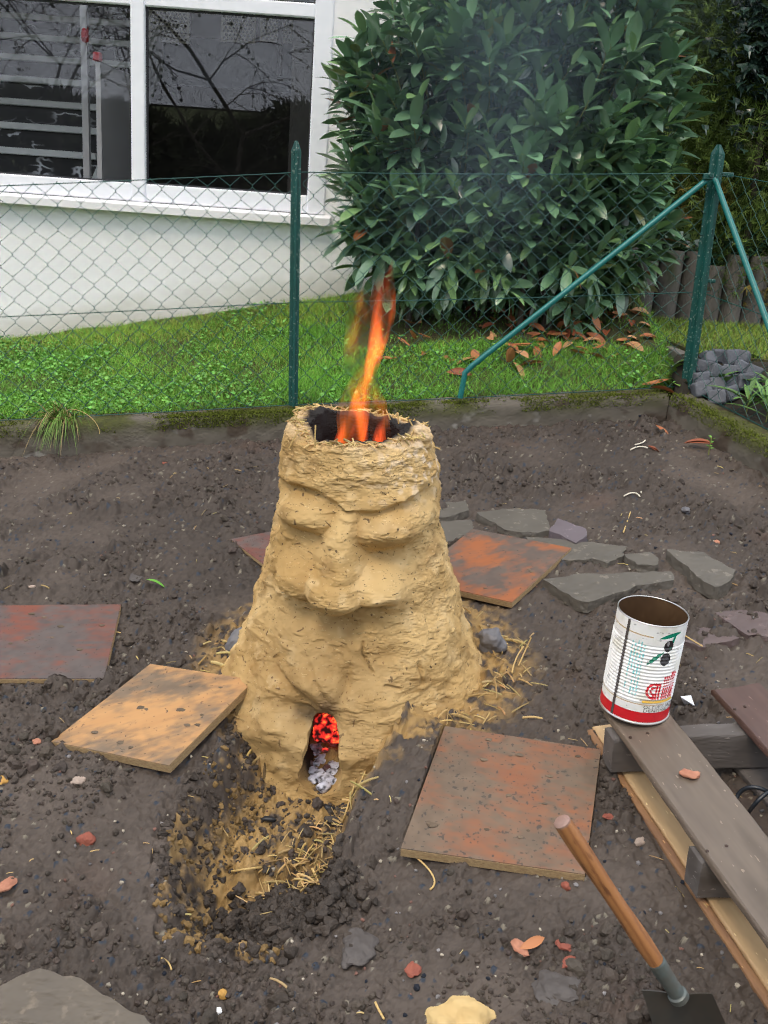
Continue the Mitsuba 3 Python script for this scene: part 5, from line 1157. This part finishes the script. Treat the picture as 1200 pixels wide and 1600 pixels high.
wrap2d('olive_shine', [affinity.scale(Point(.0445, .054).buffer(.004, 8), .7, 1.5)] + [sbox(.040 + i * .003, .012, .0408 + i * .003, .027) for i in range(4)], .138, 'm_tin_grey', off=.0011)
# faint blue small print: rows of little marks beside the seam, and fine grey lines left of it
r = np.random.default_rng(3); rows = []
for c_ in range(5):
    y_ = 0.0
    while y_ < .118:
        L_ = r.uniform(.003, .011)
        if c_ not in (1,) or y_ > .05: rows.append(sbox(-.028 + c_ * .0062, y_, -.028 + c_ * .0062 + r.uniform(.0018, .0034), y_ + L_))
        y_ += L_ + r.uniform(.0012, .006)
wrap2d('small_print', rows, .066, 'm_tin_blue', lab='faded blue small print')
wrap2d('small_print', [sbox(-.082, y_, -.055, y_ + .0008) for y_ in (.155, .172, .19)] + [affinity.scale(ringp(-.075, .078, .0045, .003), .7, 1)], 0, 'm_tin_grey', lab='fine grey lines')

# ------------------------------------------------------------------ the spade
sp = thing('hand_spade', 'short spade with a brown wooden handle stuck in the soil at lower right', 'spade')
pS = on_soil(1095, 1665, .02); dS = float((pS - CAM) @ FWD)
hT_, hB_ = dep(876, 1281, dS - .10), dep(1026, 1504, dS - .02); sB = dep(1064, 1562, dS)
wood('m_handle', (.36, .15, .052), (.21, .08, .03), 3., 1, 0, .45)
ax_ = hB_ - hT_; Lh = np.linalg.norm(ax_); ax_ /= Lh
tq = np.linspace(0, 1, 26); rh = .0128 + .0009 * np.sin(tq * 9) - .0012 * np.clip((tq - .8) / .2, 0, 1); rh[0] *= .72; rh[1] *= .96
tq2 = tq.copy(); tq2[1] = .010
hv, hf_ = tube(hT_ + ax_ * (tq2 * Lh)[:, None], rh, 20)
def handle_fn(p, n, uv):
    o = mi.Vector3f(*[float(x) for x in hT_]); d = mi.Vector3f(*[float(x) for x in ax_]); q = mi.Vector3f(p) - o; u = dr.dot(q, d); w = q - d * u
    ring = dr.sqrt(dr.square(w.x * 1.0 + .03 + .02 * u) + dr.square(w.z * .9 + .012) + dr.square(w.y * .4)) * 620 + FB(u * 9, w.x * 60, w.z * 60, 3) * 7
    c = MX((.33, .145, .055), (.19, .075, .03), dr.square(.5 + .5 * dr.sin(ring)) * .7)
    c = MX(c, (.10, .04, .02), SS(.6, .8, FB(u * 30, w.x * 140, w.z * 140, 3)) * .7)
    return MX(c, (.26, .16, .13), SS(.008, .003, u))
B('m_spade_handle', mikit.proc(handle_fn), .4, .5, bump=lambda p, n, uv: FB(p.x * 300, p.y * 300, p.z * 90, 3), bscale=.0006)
obj('handle', (hv, hf_), 'm_spade_handle', sp, smooth=45, label='brown grained wooden handle')
B('m_spade_iron', mikit.proc(lambda p, n, uv: MX((.11, .155, .16), (.10, .085, .07), FB(p.x * 50, p.y * 50, p.z * 50, 3))), .42, .5, metallic=.35)
B('m_spade_blade', mikit.proc(lambda p, n, uv: MX((.045, .048, .045), (.075, .058, .046), FB(p.x * 30, p.y * 30, p.z * 30, 4))), .5, .5, metallic=.3)
obj('socket', tube([hB_ - ax_ * .004, hB_ - ax_ * .001, hB_, hB_ * .4 + sB * .6, hB_ * .2 + sB * .8, sB], [.0134, .0139, .0139, .0122, .0125, .011], 18), 'm_spade_iron', sp, smooth=45, label='grey metal socket')
obj('ferrule', tube([sB - ax_ * .016, sB - ax_ * .013, sB - ax_ * .004, sB - ax_ * .0], [.012, .0152, .0152, .0105], 18), 'm_spade_iron', sp, smooth=45)
bl_, brr = dep(1003, 1548, dS + .0), dep(1113, 1553, dS - .02); mid = (sB + ax_ * .004)
t = np.linspace(-1, 1, 21); V = []
e1 = bl_ - mid; e2 = brr - mid; dn = ax_ * .75 + np.array([.10, -.05, -.55]); dn /= np.linalg.norm(dn); bow = np.cross(brr - bl_, dn); bow /= np.linalg.norm(bow)
if bow @ (CAM - mid) > 0: bow = -bow
for j, s_ in enumerate(np.linspace(0, 1, 14)):
    for u_ in t: V.append(mid + (e1 * -u_ if u_ < 0 else e2 * u_) * (1 + .16 * s_) + dn * s_ * .17 * (1 - .10 * u_ * u_) + bow * (.010 * (1 - u_ * u_) + .012 * s_))
V = np.array(V); I = np.arange(14 * 21).reshape(14, 21); F = np.stack([I[:-1, :-1], I[:-1, 1:], I[1:, 1:], I[1:, :-1]], -1).reshape(-1, 4)
F = np.vstack([F[:, [0, 1, 2]], F[:, [0, 2, 3]]]); bo = np.vstack([V, V + bow * .0022]); nb = len(V)
edge = np.r_[I[0], I[1:, -1], I[-1, -2::-1], I[-2:0:-1, 0]]; en = np.roll(edge, -1)
F = np.vstack([F, F[:, ::-1] + nb, np.stack([edge, en, en + nb], 1), np.stack([edge, en + nb, edge + nb], 1)])
obj('blade', (bo, F), 'm_spade_blade', sp, smooth=40, label='dark muddy blade')

# ------------------------------------------------------------------ crumbs, straw and litter on the bed
r_ = np.random.default_rng(51)
def soil_pts(n, seed, xa=-2.0, xb=2.0, ya=1.0, yb=4.2, near=True):
    r = np.random.default_rng(seed); v = r.random(n); y = ya * (yb / ya) ** v if near else r.uniform(ya, yb, n); x = r.uniform(-1, 1, n) * np.minimum(.42 + .44 * y, 2.1)
    ok = (y < ky(x) - .01) & (np.hypot(x - KILN[0], y - KILN[1]) > .36); p = np.stack([x, y], 1); e = (p - K1[:2]) @ RN; ok &= e < -.02
    return x[ok], y[ok]
def lumps(n, seed, smin, smax, sub, amp, thr):
    x, y = soil_pts(n, seed); q = np.stack([x, y, x * 0], 1); kb = ~on_board(x, y, .004); x, y, q = x[kb], y[kb], q[kb]; w = trench(x, y)
    pat = meshkit.fbm(q * 5 + 31, 3, 41) + .3 * (w > .0); sm_ = meshkit.fbm(q * 3.2 + 11, 3, 21)
    kp = (pat + r_.normal(0, .06, len(x)) > thr) & (sm_ + r_.normal(0, .05, len(x)) < .62); x, y = x[kp], y[kp]; n = len(x)
    r = np.random.default_rng(seed + 1); s_ = smin + (smax - smin) * r.random(n) ** 2.6; z = soil(x, y) + s_ * .12
    ms, cs = [], []; g_ = r.integers(0, 6, n)
    for k in range(6):
        v, f = rockmesh(seed * 7 + k, sub, amp); i = g_ == k; m = i.sum()
        M = frames(r.normal(size=(m, 3)), r.uniform(0, 6, m)); ms.append(scatter((v, f), M, np.stack([x[i], y[i], z[i]], 1), s_[i][:, None] * np.array([1, 1, 1.]) * r.uniform(.65, 1.2, (m, 3))))
        cs.append(rep(SOILC * r.uniform(.7, 1.2, (m, 1)) * (1 + r.normal(0, .02, (m, 3))), len(v)))
    return cat_(ms), np.vstack(cs)
a_, b_ = lumps(36000, 61, .0025, .0085, 0, .7, .47), lumps(2400, 62, .006, .018, 1, .75, .54)
cw2 = np.random.default_rng(88); xa_, ya_ = cw2.uniform(-.42, -.12, 9000), cw2.uniform(1.28, 2.0, 9000); wa_ = trench(xa_, ya_); ka = (wa_ > -.02) & (wa_ < .11); xa_, ya_ = xa_[ka][:1000], ya_[ka][:1000]; sa_ = .0022 + .007 * cw2.random(len(xa_)) ** 2
va_, fa_ = rockmesh(98, 1, .8); tint_ = np.where((meshkit.fbm(np.stack([xa_ * 14, ya_ * 14, xa_ * 0], 1), 2, 5) > .55)[:, None] & (cw2.random((len(xa_), 1)) < .7), ochre * .55, SOILC * .85)
b_ = (cat_([b_[0], scatter((va_, fa_), frames(cw2.normal(size=(len(xa_), 3))), np.stack([xa_, ya_, soil(xa_, ya_) + sa_ * .1], 1), sa_[:, None] * cw2.uniform(.6, 1.3, (len(xa_), 3)))]), np.vstack([b_[1], rep(tint_ * cw2.uniform(.6, 1.2, (len(xa_), 1)), len(va_))]))
pp = at(452, 1385); npl = 1500; xp, yp = pp[0] + r_.normal(0, .055, npl), pp[1] + .01 + r_.normal(0, .05, npl); sp_ = r_.uniform(.003, .011, npl)
vp, fp_ = rockmesh(97, 1, .75); b_ = (cat_([b_[0], scatter((vp, fp_), frames(r_.normal(size=(npl, 3))), np.stack([xp, yp, soil(xp, yp) + sp_ * .4 + r_.uniform(0, .008, npl)], 1), sp_[:, None] * r_.uniform(.6, 1.2, (npl, 3)))]), np.vstack([b_[1], rep(SOILC * r_.uniform(.45, .95, (npl, 1)), len(vp))]))
k = obj('soil_clods', cat_([a_[0], b_[0]]), 'm_soil', color=np.clip(np.vstack([a_[1], b_[1]]), 0, 1)); tag(k, 'loose crumbs and clods of dark soil', kind='stuff')
# grit: pale pebbles, brick crumbs, charcoal
x, y = soil_pts(1700, 71); n = len(x); q = r_.random(n); s_ = r_.uniform(.0015, .0052, n) * np.where(q > .97, 1.6, 1)
c = np.where((q < .34)[:, None], np.array([.34, .30, .24]), np.where((q < .52)[:, None], np.array([.20, .19, .19]), np.where((q < .66)[:, None], np.array([.17, .09, .07]), np.array([.018, .022, .032])))) * r_.uniform(.6, 1.2, (n, 1))
v, f = rockmesh(91, 0, .5); m = scatter((v, f), frames(r_.normal(size=(n, 3))), np.stack([x, y, soil(x, y) + s_ * .3], 1), s_[:, None] * r_.uniform(.6, 1.2, (n, 3)))
k = obj('grit', m, 'm_matte_vc', color=rep(c, len(v))); tag(k, 'pale grit, brick crumbs and charcoal bits strewn over the soil', kind='stuff')
# straw round the kiln's foot, in the trench and thinly over the bed
def kiln_foot(n, seed, a0, a1, spread):
    r = np.random.default_rng(seed); a = r.uniform(a0, a1, n); d = .335 + np.abs(r.normal(0, spread, n)); x = kc(ZG) + d * np.cos(a); y = KILN[1] + d * np.sin(a); return x, y
xs, ys, ln, wd_ = [], [], [], []
for n, a0, a1, sp_ in ((46, math.pi * .95, math.pi * 1.32, .05), (60, -.95, .2, .06), (16, .2, 2.6, .05)):
    x, y = kiln_foot(n, n, a0, a1, sp_); xs.append(x); ys.append(y); ln.append(r_.uniform(.015, .075, n)); wd_.append(r_.uniform(.0008, .002, n))
fx = [at(*p)[:2] for p in ((470, 1262), (450, 1300), (500, 1262), (430, 1330), (525, 1230), (490, 1290))]
for c in fx:
    n = 34; xs.append(c[0] + r_.normal(0, .032, n)); ys.append(c[1] + r_.normal(0, .028, n)); ln.append(r_.uniform(.012, .055, n)); wd_.append(r_.uniform(.0007, .0017, n))
x, y = soil_pts(230, 77); n = len(x); xs.append(x); ys.append(y); ln.append(r_.uniform(.008, .035, n)); wd_.append(r_.uniform(.0006, .0012, n))
x, y, ln, wd_ = map(np.concatenate, (xs, ys, ln, wd_)); n = len(x); a = r_.uniform(0, 6.28, n)
mesh_, c_ = straw_mesh(np.stack([x, y, soil(x, y) + .004 + r_.uniform(0, .008, n)], 1), np.stack([np.cos(a), np.sin(a), r_.normal(.08, .12, n)], 1), ln, wd_, 8)
k = obj('straw_litter', mesh_, 'm_leaf', smooth=True, color=c_); tag(k, 'yellow straw scraps round the kiln foot and along the trench floor', kind='stuff')
# single straws that show
def stalk(lab, pts, r=.0019, h=.006, name='straw_stalk'):
    P = [on_soil(*p[:2], p[2] if len(p) > 2 else h) for p in pts]; tag(obj(name, tube(spl(P, 14), r, 6), 'm_straw', smooth=True), lab, 'straw')
stalk('curved straw below the near edge of the front right board', [(648, 1338), (664, 1352), (678, 1372), (672, 1390)])
stalk('upright straw stalk right of the kiln foot', [(810, 1040), (820, 1018, .03), (830, 996, .06)])
stalk('second straw stalk leaning beside the upright one right of the kiln', [(800, 1052), (806, 1030, .02), (818, 1010, .04)])
stalk('long straw slanting down to the left of the kiln foot', [(346, 1000), (372, 1010), (400, 1030)])
stalk('straw stalk lying crosswise on the trench floor', [(360, 1362), (385, 1358), (412, 1355)], .0026)
stalk('short straw stalk on the soil beyond the flagstones', [(974, 832), (980, 815), (985, 800)], .0022)
stalk('long pale straw along the right rim of the trench below the kiln', [(640, 1096), (600, 1150), (560, 1230)], .0022, .012)
stalk('straw stalk at the right rim of the trench near its bend', [(560, 1205), (545, 1255), (535, 1285)], .0022, .010)
stalk('thin pale straw right of the tin on the brown flagstone', [(1062, 988, .045), (1078, 998, .045), (1098, 1010, .04)], .0018)
stalk('straw bit standing at the bottom of the photo', [(586, 1565), (592, 1578), (600, 1592)], .0022)
stalk('curled straw on the soil near the paving slab', [(252, 1497), (262, 1503), (268, 1515)], .0016)

LEAFV = [mikit.ply((lv, lf), 'm_leaf', smooth=True, color=np.tile(np.array(c), (len(lv), 1))) for (lv, lf), c in (
    (leaf_tmpl(7, .36, .3, .35), (.34, .115, .045)), (leaf_tmpl(7, .40, .22, -.3), (.42, .17, .07)), (leaf_tmpl(7, .34, .4, .1), (.26, .075, .035)), (leaf_tmpl(7, .42, .15, .5), (.48, .25, .12)))]
def fallen(label, P, L, group=None, v=None, up=None, name='fallen_leaf', yaw=None):
    a = r_.uniform(0, 6.28) if yaw is None else yaw; d = np.array([math.cos(a), math.sin(a), 0]); n = (GN if up is None else up) + r_.normal(0, .28, 3); n /= np.linalg.norm(n); d = d - n * (d @ n); d /= np.linalg.norm(d)
    M = np.stack([np.cross(d, n), d, n], 1); k = place(name, LEAFV[r_.integers(0, 4) if v is None else v], None, T(mat4(M, P, L))); return tag(k, label, 'leaf', group)
for i in range(120):
    q = r_.random()
    px, py = (r_.normal(890, 90), r_.normal(512, 26)) if q < .75 else (r_.uniform(620, 990), r_.uniform(480, 590))
    if px < 610 or px > 1010 or py < 476 or py > 600: continue
    v_r = ray(px, py); t_ = np.linspace(3.8, 6.0, 400); p_ = CAM + t_[:, None] * v_r; zz_ = lz(p_[:, 0], p_[:, 1]); i_ = (p_[:, 2] < zz_).argmax(); P = p_[i_] + [0, 0, .022]
    if i_ == 0 or P[1] < ky(P[0]) + .1 or P[0] > edge_x(P[1]): continue
    fallen('rust brown fallen laurel leaf on the grass below the laurel bush', P, r_.uniform(.075, .125), 'fallen leaves under the laurel')
for (px, py, L, v, lab, yw_) in ((1024, 664, .11, 0, 'brown leaf leaning against the foot of the far kerb near the corner', -1.0), (1068, 693, .11, 2, 'dark red leaf on the soil near the side kerb', -.3), (1012, 697, .06, 2, 'small red brown leaf left of the dark red one near the kerb corner', .1),
        (1002, 601, .12, 1, 'large pinkish brown leaf on the kerb left of the corner post', .1), (1030, 590, .10, 3, 'pale tan leaf curling up beside the corner post', .6), (1016, 606, .11, 0, 'second long brown leaf lying on the kerb near the corner post', -.1), (812, 1482, .045, 1, 'tan dead leaf scrap on the soil below the front right board', .4), (945, 1118, .05, 1, 'orange leaf scrap beside the near end of the pallet', .5)):
    h = .02 if py > 620 else 0; P = on_soil(px, py, .012) if py > 640 else at(px, py, KH + .018); fallen(lab, P, L, None, v, None, 'fallen_leaf', yw_)
# weeds and tufts
def weed(label, base, leaves, L, c, seed, w=.45, spread=1.0, stem=.06, cat='weed', name='weed'):
    r = np.random.default_rng(seed); k = thing(name, label, cat); ms, cs = [], []
    for j in range(leaves):
        a = j * 2.4 + r.normal(0, .2); e = r.uniform(.2, 1.0); d = np.array([math.cos(a) * spread, math.sin(a) * spread, e]); P = base + np.array([0, 0, stem * (j + .5) / leaves])
        lv_, lf_ = leaf_tmpl(6, w, .15, .25); ms.append(scatter((lv_, lf_), frames(d[None], np.array([0.])), P[None], np.array([L * r.uniform(.7, 1.2)]))); cs.append(np.tile(np.array(c) * r.uniform(.75, 1.3), (len(lv_), 1)))
    obj('leaf_rosette', cat_(ms), 'm_leaf', k, smooth=True, color=np.vstack(cs), kind='stuff'); obj('stem', tube([base - [0, 0, .02], base + [0, 0, stem]], .0025, 5), 'm_stem', k)
weed('light green weed growing on the kerb just left of the corner post', at(1048, 604, KH), 14, .075, (.17, .30, .06), 1, .55, 1, .10)
weed('small fern like sprout at the foot of the corner post', at(1062, 606, KH), 9, .075, (.10, .24, .05), 2, .3, 1, .03)
weed('tiny green sprig growing from the face of the side kerb', on_soil(1112, 706, .05) + [0, .03, .0], 7, .022, (.12, .28, .04), 3, .6, 1, .05)
for i, (px, py, L, nl_, lab) in enumerate(((1092, 612, .10, 9, 'leafy weed behind the side kerb next to the cobbles'), (1135, 640, .15, 12, 'long leaved weed behind the mossy side kerb'), (1165, 655, .16, 12, 'grassy weed behind the side kerb near the right edge'), (1190, 625, .16, 12, 'broad weed at the right edge behind the fence'), (1178, 590, .14, 10, 'bushy weed beside the cobbles at the right edge'))):
    weed(lab, at(px, py, KH + .01) + np.append(RN * .10, 0), nl_, L, (.11, .22, .05), 10 + i, .16 if i in (1, 2) else .34, .8, .06)
x, y = [], []
tf = thing('grass_tuft', 'tall grass tuft hanging over the kerb at the left', 'grass tuft'); bt = at(95, 655, KH)
n = 330; d = np.stack([r_.normal(0, .42, n), r_.normal(-.25, .3, n), np.ones(n) * .8], 1); ms = []; cs = []
for i in range(n):
    dd = d[i] / np.linalg.norm(d[i]); L = r_.uniform(.06, .20); b = bt + [r_.normal(0, .022), r_.normal(.01, .02), -.01]; drop = r_.uniform(.4, 1.5) * L
    t_ = np.linspace(0, 1, 6)[:, None]; P = b + dd * L * t_ - np.array([0, .25, 1.]) * drop * t_ ** 2.2; sd = np.cross(dd, [0, 1, .1]); sd /= np.linalg.norm(sd) + 1e-9; w_ = .0024 * (1 - t_ ** 2) + .0002
    V = np.vstack([P - sd * w_, P + sd * w_]); F = np.array([[j, j + 1, j + 7] for j in range(5)] + [[j, j + 7, j + 6] for j in range(5)]); ms.append((V, F)); cs.append(np.tile(np.array([.13, .24, .04] if r_.random() < .75 else [.36, .27, .12]) * r_.uniform(.6, 1.2), (12, 1)))
obj('blades', cat_(ms), 'm_leaf', tf, color=np.vstack(cs), kind='stuff')
obj('seed_stalk', tube(spl([bt, bt + [.06, -.03, .05], bt + [.14, -.06, .03], bt + [.18, -.08, -.03]], 14), .0012, 5), 'm_straw', tf)
# small finds
def bit(label, px, py, s, mat, seed, cat='brick fragment', name='brick_fragment', h=.002, sub=2, amp=.5):
    P = on_soil(px, py, h); v, f = rockmesh(seed, sub, amp); a = seed * 1.3; c_, s__ = math.cos(a), math.sin(a); v = (v * np.array(s)) @ np.array([[c_, s__, 0], [-s__, c_, 0], [0, 0, 1]]) + P
    tag(obj(name, rough((v, f), .004, .003, 80, seed), mat, smooth=30), label, cat)
bit('red brick chip near the bottom middle of the photo', 646, 1514, (.017, .013, .006), 'm_brick', 1)
bit('upper of the two red brick chips left of the spade socket', 881, 1476, (.015, .012, .006), 'm_brick', 2)
bit('lower broken red brick chip left of the spade socket', 888, 1505, (.016, .009, .006), 'm_brick', 3)
bit('flat tan brick flake below the front right board', 812, 1480, (.020, .011, .005), 'm_brick_pale', 4)
bit('pale pink stone below the tan board at left', 123, 1220, (.017, .013, .008), 'm_pebble', 5, 'stone', 'pebble')
bit('ochre pebble at the left edge below the tan board', 4, 1219, (.012, .011, .009), 'm_ochre_bit', 6, 'stone', 'pebble')
bit('reddish stone half sunk in the soil left of the trench', 135, 1312, (.017, .014, .012), 'm_brick', 7, 'stone', 'pebble')
bit('pinkish brick piece at the left edge lower down', 10, 1382, (.022, .014, .006), 'm_brick_pale', 8)
bit('pink flake between the red panel and the tan board', 57, 1158, (.012, .008, .004), 'm_brick_pale', 9)
bit('small pink pebble above the red panel at left', 50, 917, (.010, .007, .005), 'm_pebble', 10, 'stone', 'pebble')
bit('brick chip under the near corner of the front right board', 884, 1385, (.011, .008, .008), 'm_brick', 11)
bit('small brick chip between the board and the pallet', 950, 1276, (.010, .009, .004), 'm_brick', 12)
bit('salmon coloured chip far right on the soil', 1120, 847, (.014, .010, .007), 'm_brick_pale', 13)
bit('grey pebble on the soil beyond the flagstones at right', 1071, 797, (.016, .012, .009), 'm_grey_stone', 14, 'stone', 'pebble')
bit('yellow pebble near the bottom left of the trench', 348, 1553, (.007, .009, .007), 'm_ochre_bit', 15, 'stone', 'pebble')
bit('chip of brick on the far soil left of the kiln', 258, 724, (.020, .010, .005), 'm_brick', 16)
bit('white pebble on the soil below the trench', 342, 1580, (.006, .006, .005), 'm_tin_white', 17, 'stone', 'pebble')
bit('large flat clod of trodden soil in the middle of the foreground', 560, 1480, (.045, .028, .016), 'm_grey_clod', 18, 'clod', 'soil_clod', .0, 3, .5)
bit('round trodden clod at the bottom right of the middle', 870, 1545, (.04, .04, .014), 'm_grey_clod', 19, 'clod', 'soil_clod', .0, 3, .45)
bit('pale clod on the soil between board and pallet', 1000, 1315, (.016, .008, .006), 'm_pebble', 20, 'stone', 'pebble')
bit('grey smooth stone left of the kiln beside the green leaf', 212, 902, (.032, .022, .006), 'm_grey_clod', 21, 'stone', 'flat_stone')
B('m_grey_clod', mikit.proc(lambda p, n, uv: MX((.10, .088, .082), (.06, .052, .048), FB(p.x * 40, p.y * 40, p.z * 40, 4))), .6, .35, bump=lambda p, n, uv: FB(p.x * 200, p.y * 200, p.z * 200, 3), bscale=.003)
c = [on_soil(*p, h_) for p, h_ in (((1063, 1088), .012), ((1079, 1086), .014), ((1084, 1101), .012), ((1068, 1099), .004))]; tag(obj('plastic_shard', beam(c, .004, bevel=.0008), 'm_upvc'), 'white plastic shard on the soil behind the pallet', 'shard')
lv_, lf_ = leaf_tmpl(7, .3, .2, .5); gl = mikit.ply((lv_, lf_), 'm_leaf', smooth=True, color=np.tile(np.array([.12, .33, .04]), (len(lv_), 1)))
k = place('green_leaf', gl, None, T(mat4(np.stack([[0, 1, 0.], [1, 0, .1], [.1, 0, -1.]], 1) * np.array([1, 1, -1.]), on_soil(228, 906, .012), .055))); tag(k, 'single fresh green leaf lying on the soil left of the kiln', 'leaf')
for lab, pts in (('white root bits on the far soil below the kerb corner', [[(985, 703), (998, 698), (1012, 700)], [(992, 695), (1003, 692), (1008, 688)]]), ('second tangle of white roots on the soil above the flagstones', [[(975, 775), (990, 770), (1000, 776)], [(988, 772), (998, 766), (1002, 770)]])):
    tag(obj('root_bits', cat_([tube(spl([on_soil(*p, .008) for p in q], 10), .0028, 6) for q in pts]), 'm_root', smooth=True), lab, 'roots')
B('m_root', (.62, .58, .47), .6)
# charcoal sticks in the trench mouth
for lab, px in (('black charcoal stick at the left of the trench floor', (420, 1280)), ('black charcoal piece below the kiln mouth', (512, 1262)), ('thin black charred stick left of the kiln foot', (364, 1028))):
    p = on_soil(*px, .008); v, f = rockmesh(int(px[0]), 2, .4); tag(obj('charcoal_stick', (v * np.array([.017, .007, .006]) + p, f), 'm_coal', smooth=30), lab, 'charcoal')
B('m_coal', (.015, .016, .019), .5, .5)
# ------------------------------------------------------------------ smoke drifting off the flame towards the laurel
gn = 40; bx0, bx1 = np.array([-.45, 2.02, .98]), np.array([1.35, 3.72, 2.75])
gz, gy, gx_ = np.meshgrid(*[np.linspace(0, 1, gn)] * 3, indexing='ij'); WP = bx0 + np.stack([gx_, gy, gz], -1) * (bx1 - bx0)
hh_ = np.clip(WP[..., 2] - 1.05, 0, None); cxs = .03 + .30 * hh_; cys = YK + .62 * hh_; wdt = .09 + .30 * hh_
dn_ = np.exp(-(((WP[..., 0] - cxs) / wdt) ** 2 + ((WP[..., 1] - cys) / wdt) ** 2)) * np.clip(hh_ / .12, 0, 1)
dn_ *= np.clip((meshkit.fbm(WP * np.array([3.6, 3.6, 2.6]) + 3, 4, 3) - .34) * 3.2, 0, 1.4) / (1 + .5 * hh_)
edge_f = np.minimum.reduce([gx_, 1 - gx_, gy, 1 - gy, 1 - gz]); dn_ *= np.clip(edge_f / .12, 0, 1)
scene['m_clear'] = {'type': 'null'}
scene['smoke'] = {'type': 'cube', 'to_world': T().translate(((bx0 + bx1) / 2).tolist()).scale(((bx1 - bx0) / 2).tolist()), 'bsdf': {'type': 'ref', 'id': 'm_clear'},
    'interior': {'type': 'heterogeneous', 'albedo': {'type': 'rgb', 'value': [.62, .82, .98]}, 'scale': .21,
                 'sigma_t': {'type': 'gridvolume', 'grid': mi.VolumeGrid(dn_[..., None].astype(np.float32)), 'to_world': T().translate(bx0.tolist()).scale((bx1 - bx0).tolist())}}}
tag('smoke', 'thin bluish smoke drifting from the flame across the laurel bush', kind='stuff')

# ------------------------------------------------------------------ bare trees across the garden, mirrored in the window
def bare_tree(label, base, h, seed):
    r = np.random.default_rng(seed); k = thing('bare_tree', label, 'tree'); br = []; tw = []; tips = []
    def grow(p, d, L, r0, lev):
        q = [p]; 
        for j in range(4): d = d + r.normal(0, .13, 3); d /= np.linalg.norm(d); d[2] += .03 if lev < 3 else -.10; q.append(q[-1] + d * L / 4)
        (br if lev == 0 else tw).append(tube(np.array(q), np.linspace(r0, r0 * .55, 5), 6 if lev < 2 else 4, caps=False))
        if lev >= 4: tips.extend(q[1:]); return
        for j in range(3 if lev < 2 else 4):
            nd = d + r.normal(0, .55, 3); nd /= np.linalg.norm(nd); grow(q[r.integers(2, 5)], nd, L * r.uniform(.55, .8), r0 * .5, lev + 1)
    grow(np.array(base, float), np.array([0, 0, 1.]), h * .42, .11, 0)
    obj('trunk', cat_(br), 'm_bark', k, smooth=True); obj('limbs', cat_(tw), 'm_bark', k, smooth=True)
    tips = np.array(tips); n = len(tips); obj('leaves', scatter(LFQ, frames(r.normal(size=(n, 3)) - [0, 0, .6], r.uniform(0, 6, n)), tips, r.uniform(.05, .10, n)), 'm_leaf', k, color=rep(np.array([.05, .06, .02]) * r.uniform(.5, 1.3, (n, 1)), 7), kind='stuff')
bare_tree('nearly bare tree mirrored in the right window pane', (-4.0, -14, -1.6), 11, 5)
bare_tree('nearly bare tree mirrored in the left window panes', (-8.6, -15, -1.6), 11, 9)
bare_tree('far nearly bare tree mirrored near the right window frame', (-1.4, -18, -1.6), 10, 12)

# wooded bank far across the garden (it shows in the window)
nw = 9000; xw = r_.uniform(-26, 14, nw); hw_ = 1.6 + 3.6 * meshkit.fbm(np.stack([xw * .35, xw * 0, xw * 0], 1), 4, 5) ** 1.3; yw_ = -31 - r_.uniform(0, 3, nw); zw = 1.7 + hw_ * r_.random(nw) ** .6
mesh_, c_ = tufts(nw, np.stack([xw, yw_, zw], 1), r_.normal(size=(nw, 3)) + [0, .4, .5], r_.uniform(.35, .8, nw), .16, np.array([.05, .06, .025]) * r_.uniform(.4, 1.3, (nw, 1)), 12)
k = obj('far_wood', mesh_, 'm_matte_vc', color=c_); tag(k, 'dark far wood on the bank across the garden, mirrored in the window', kind='stuff')
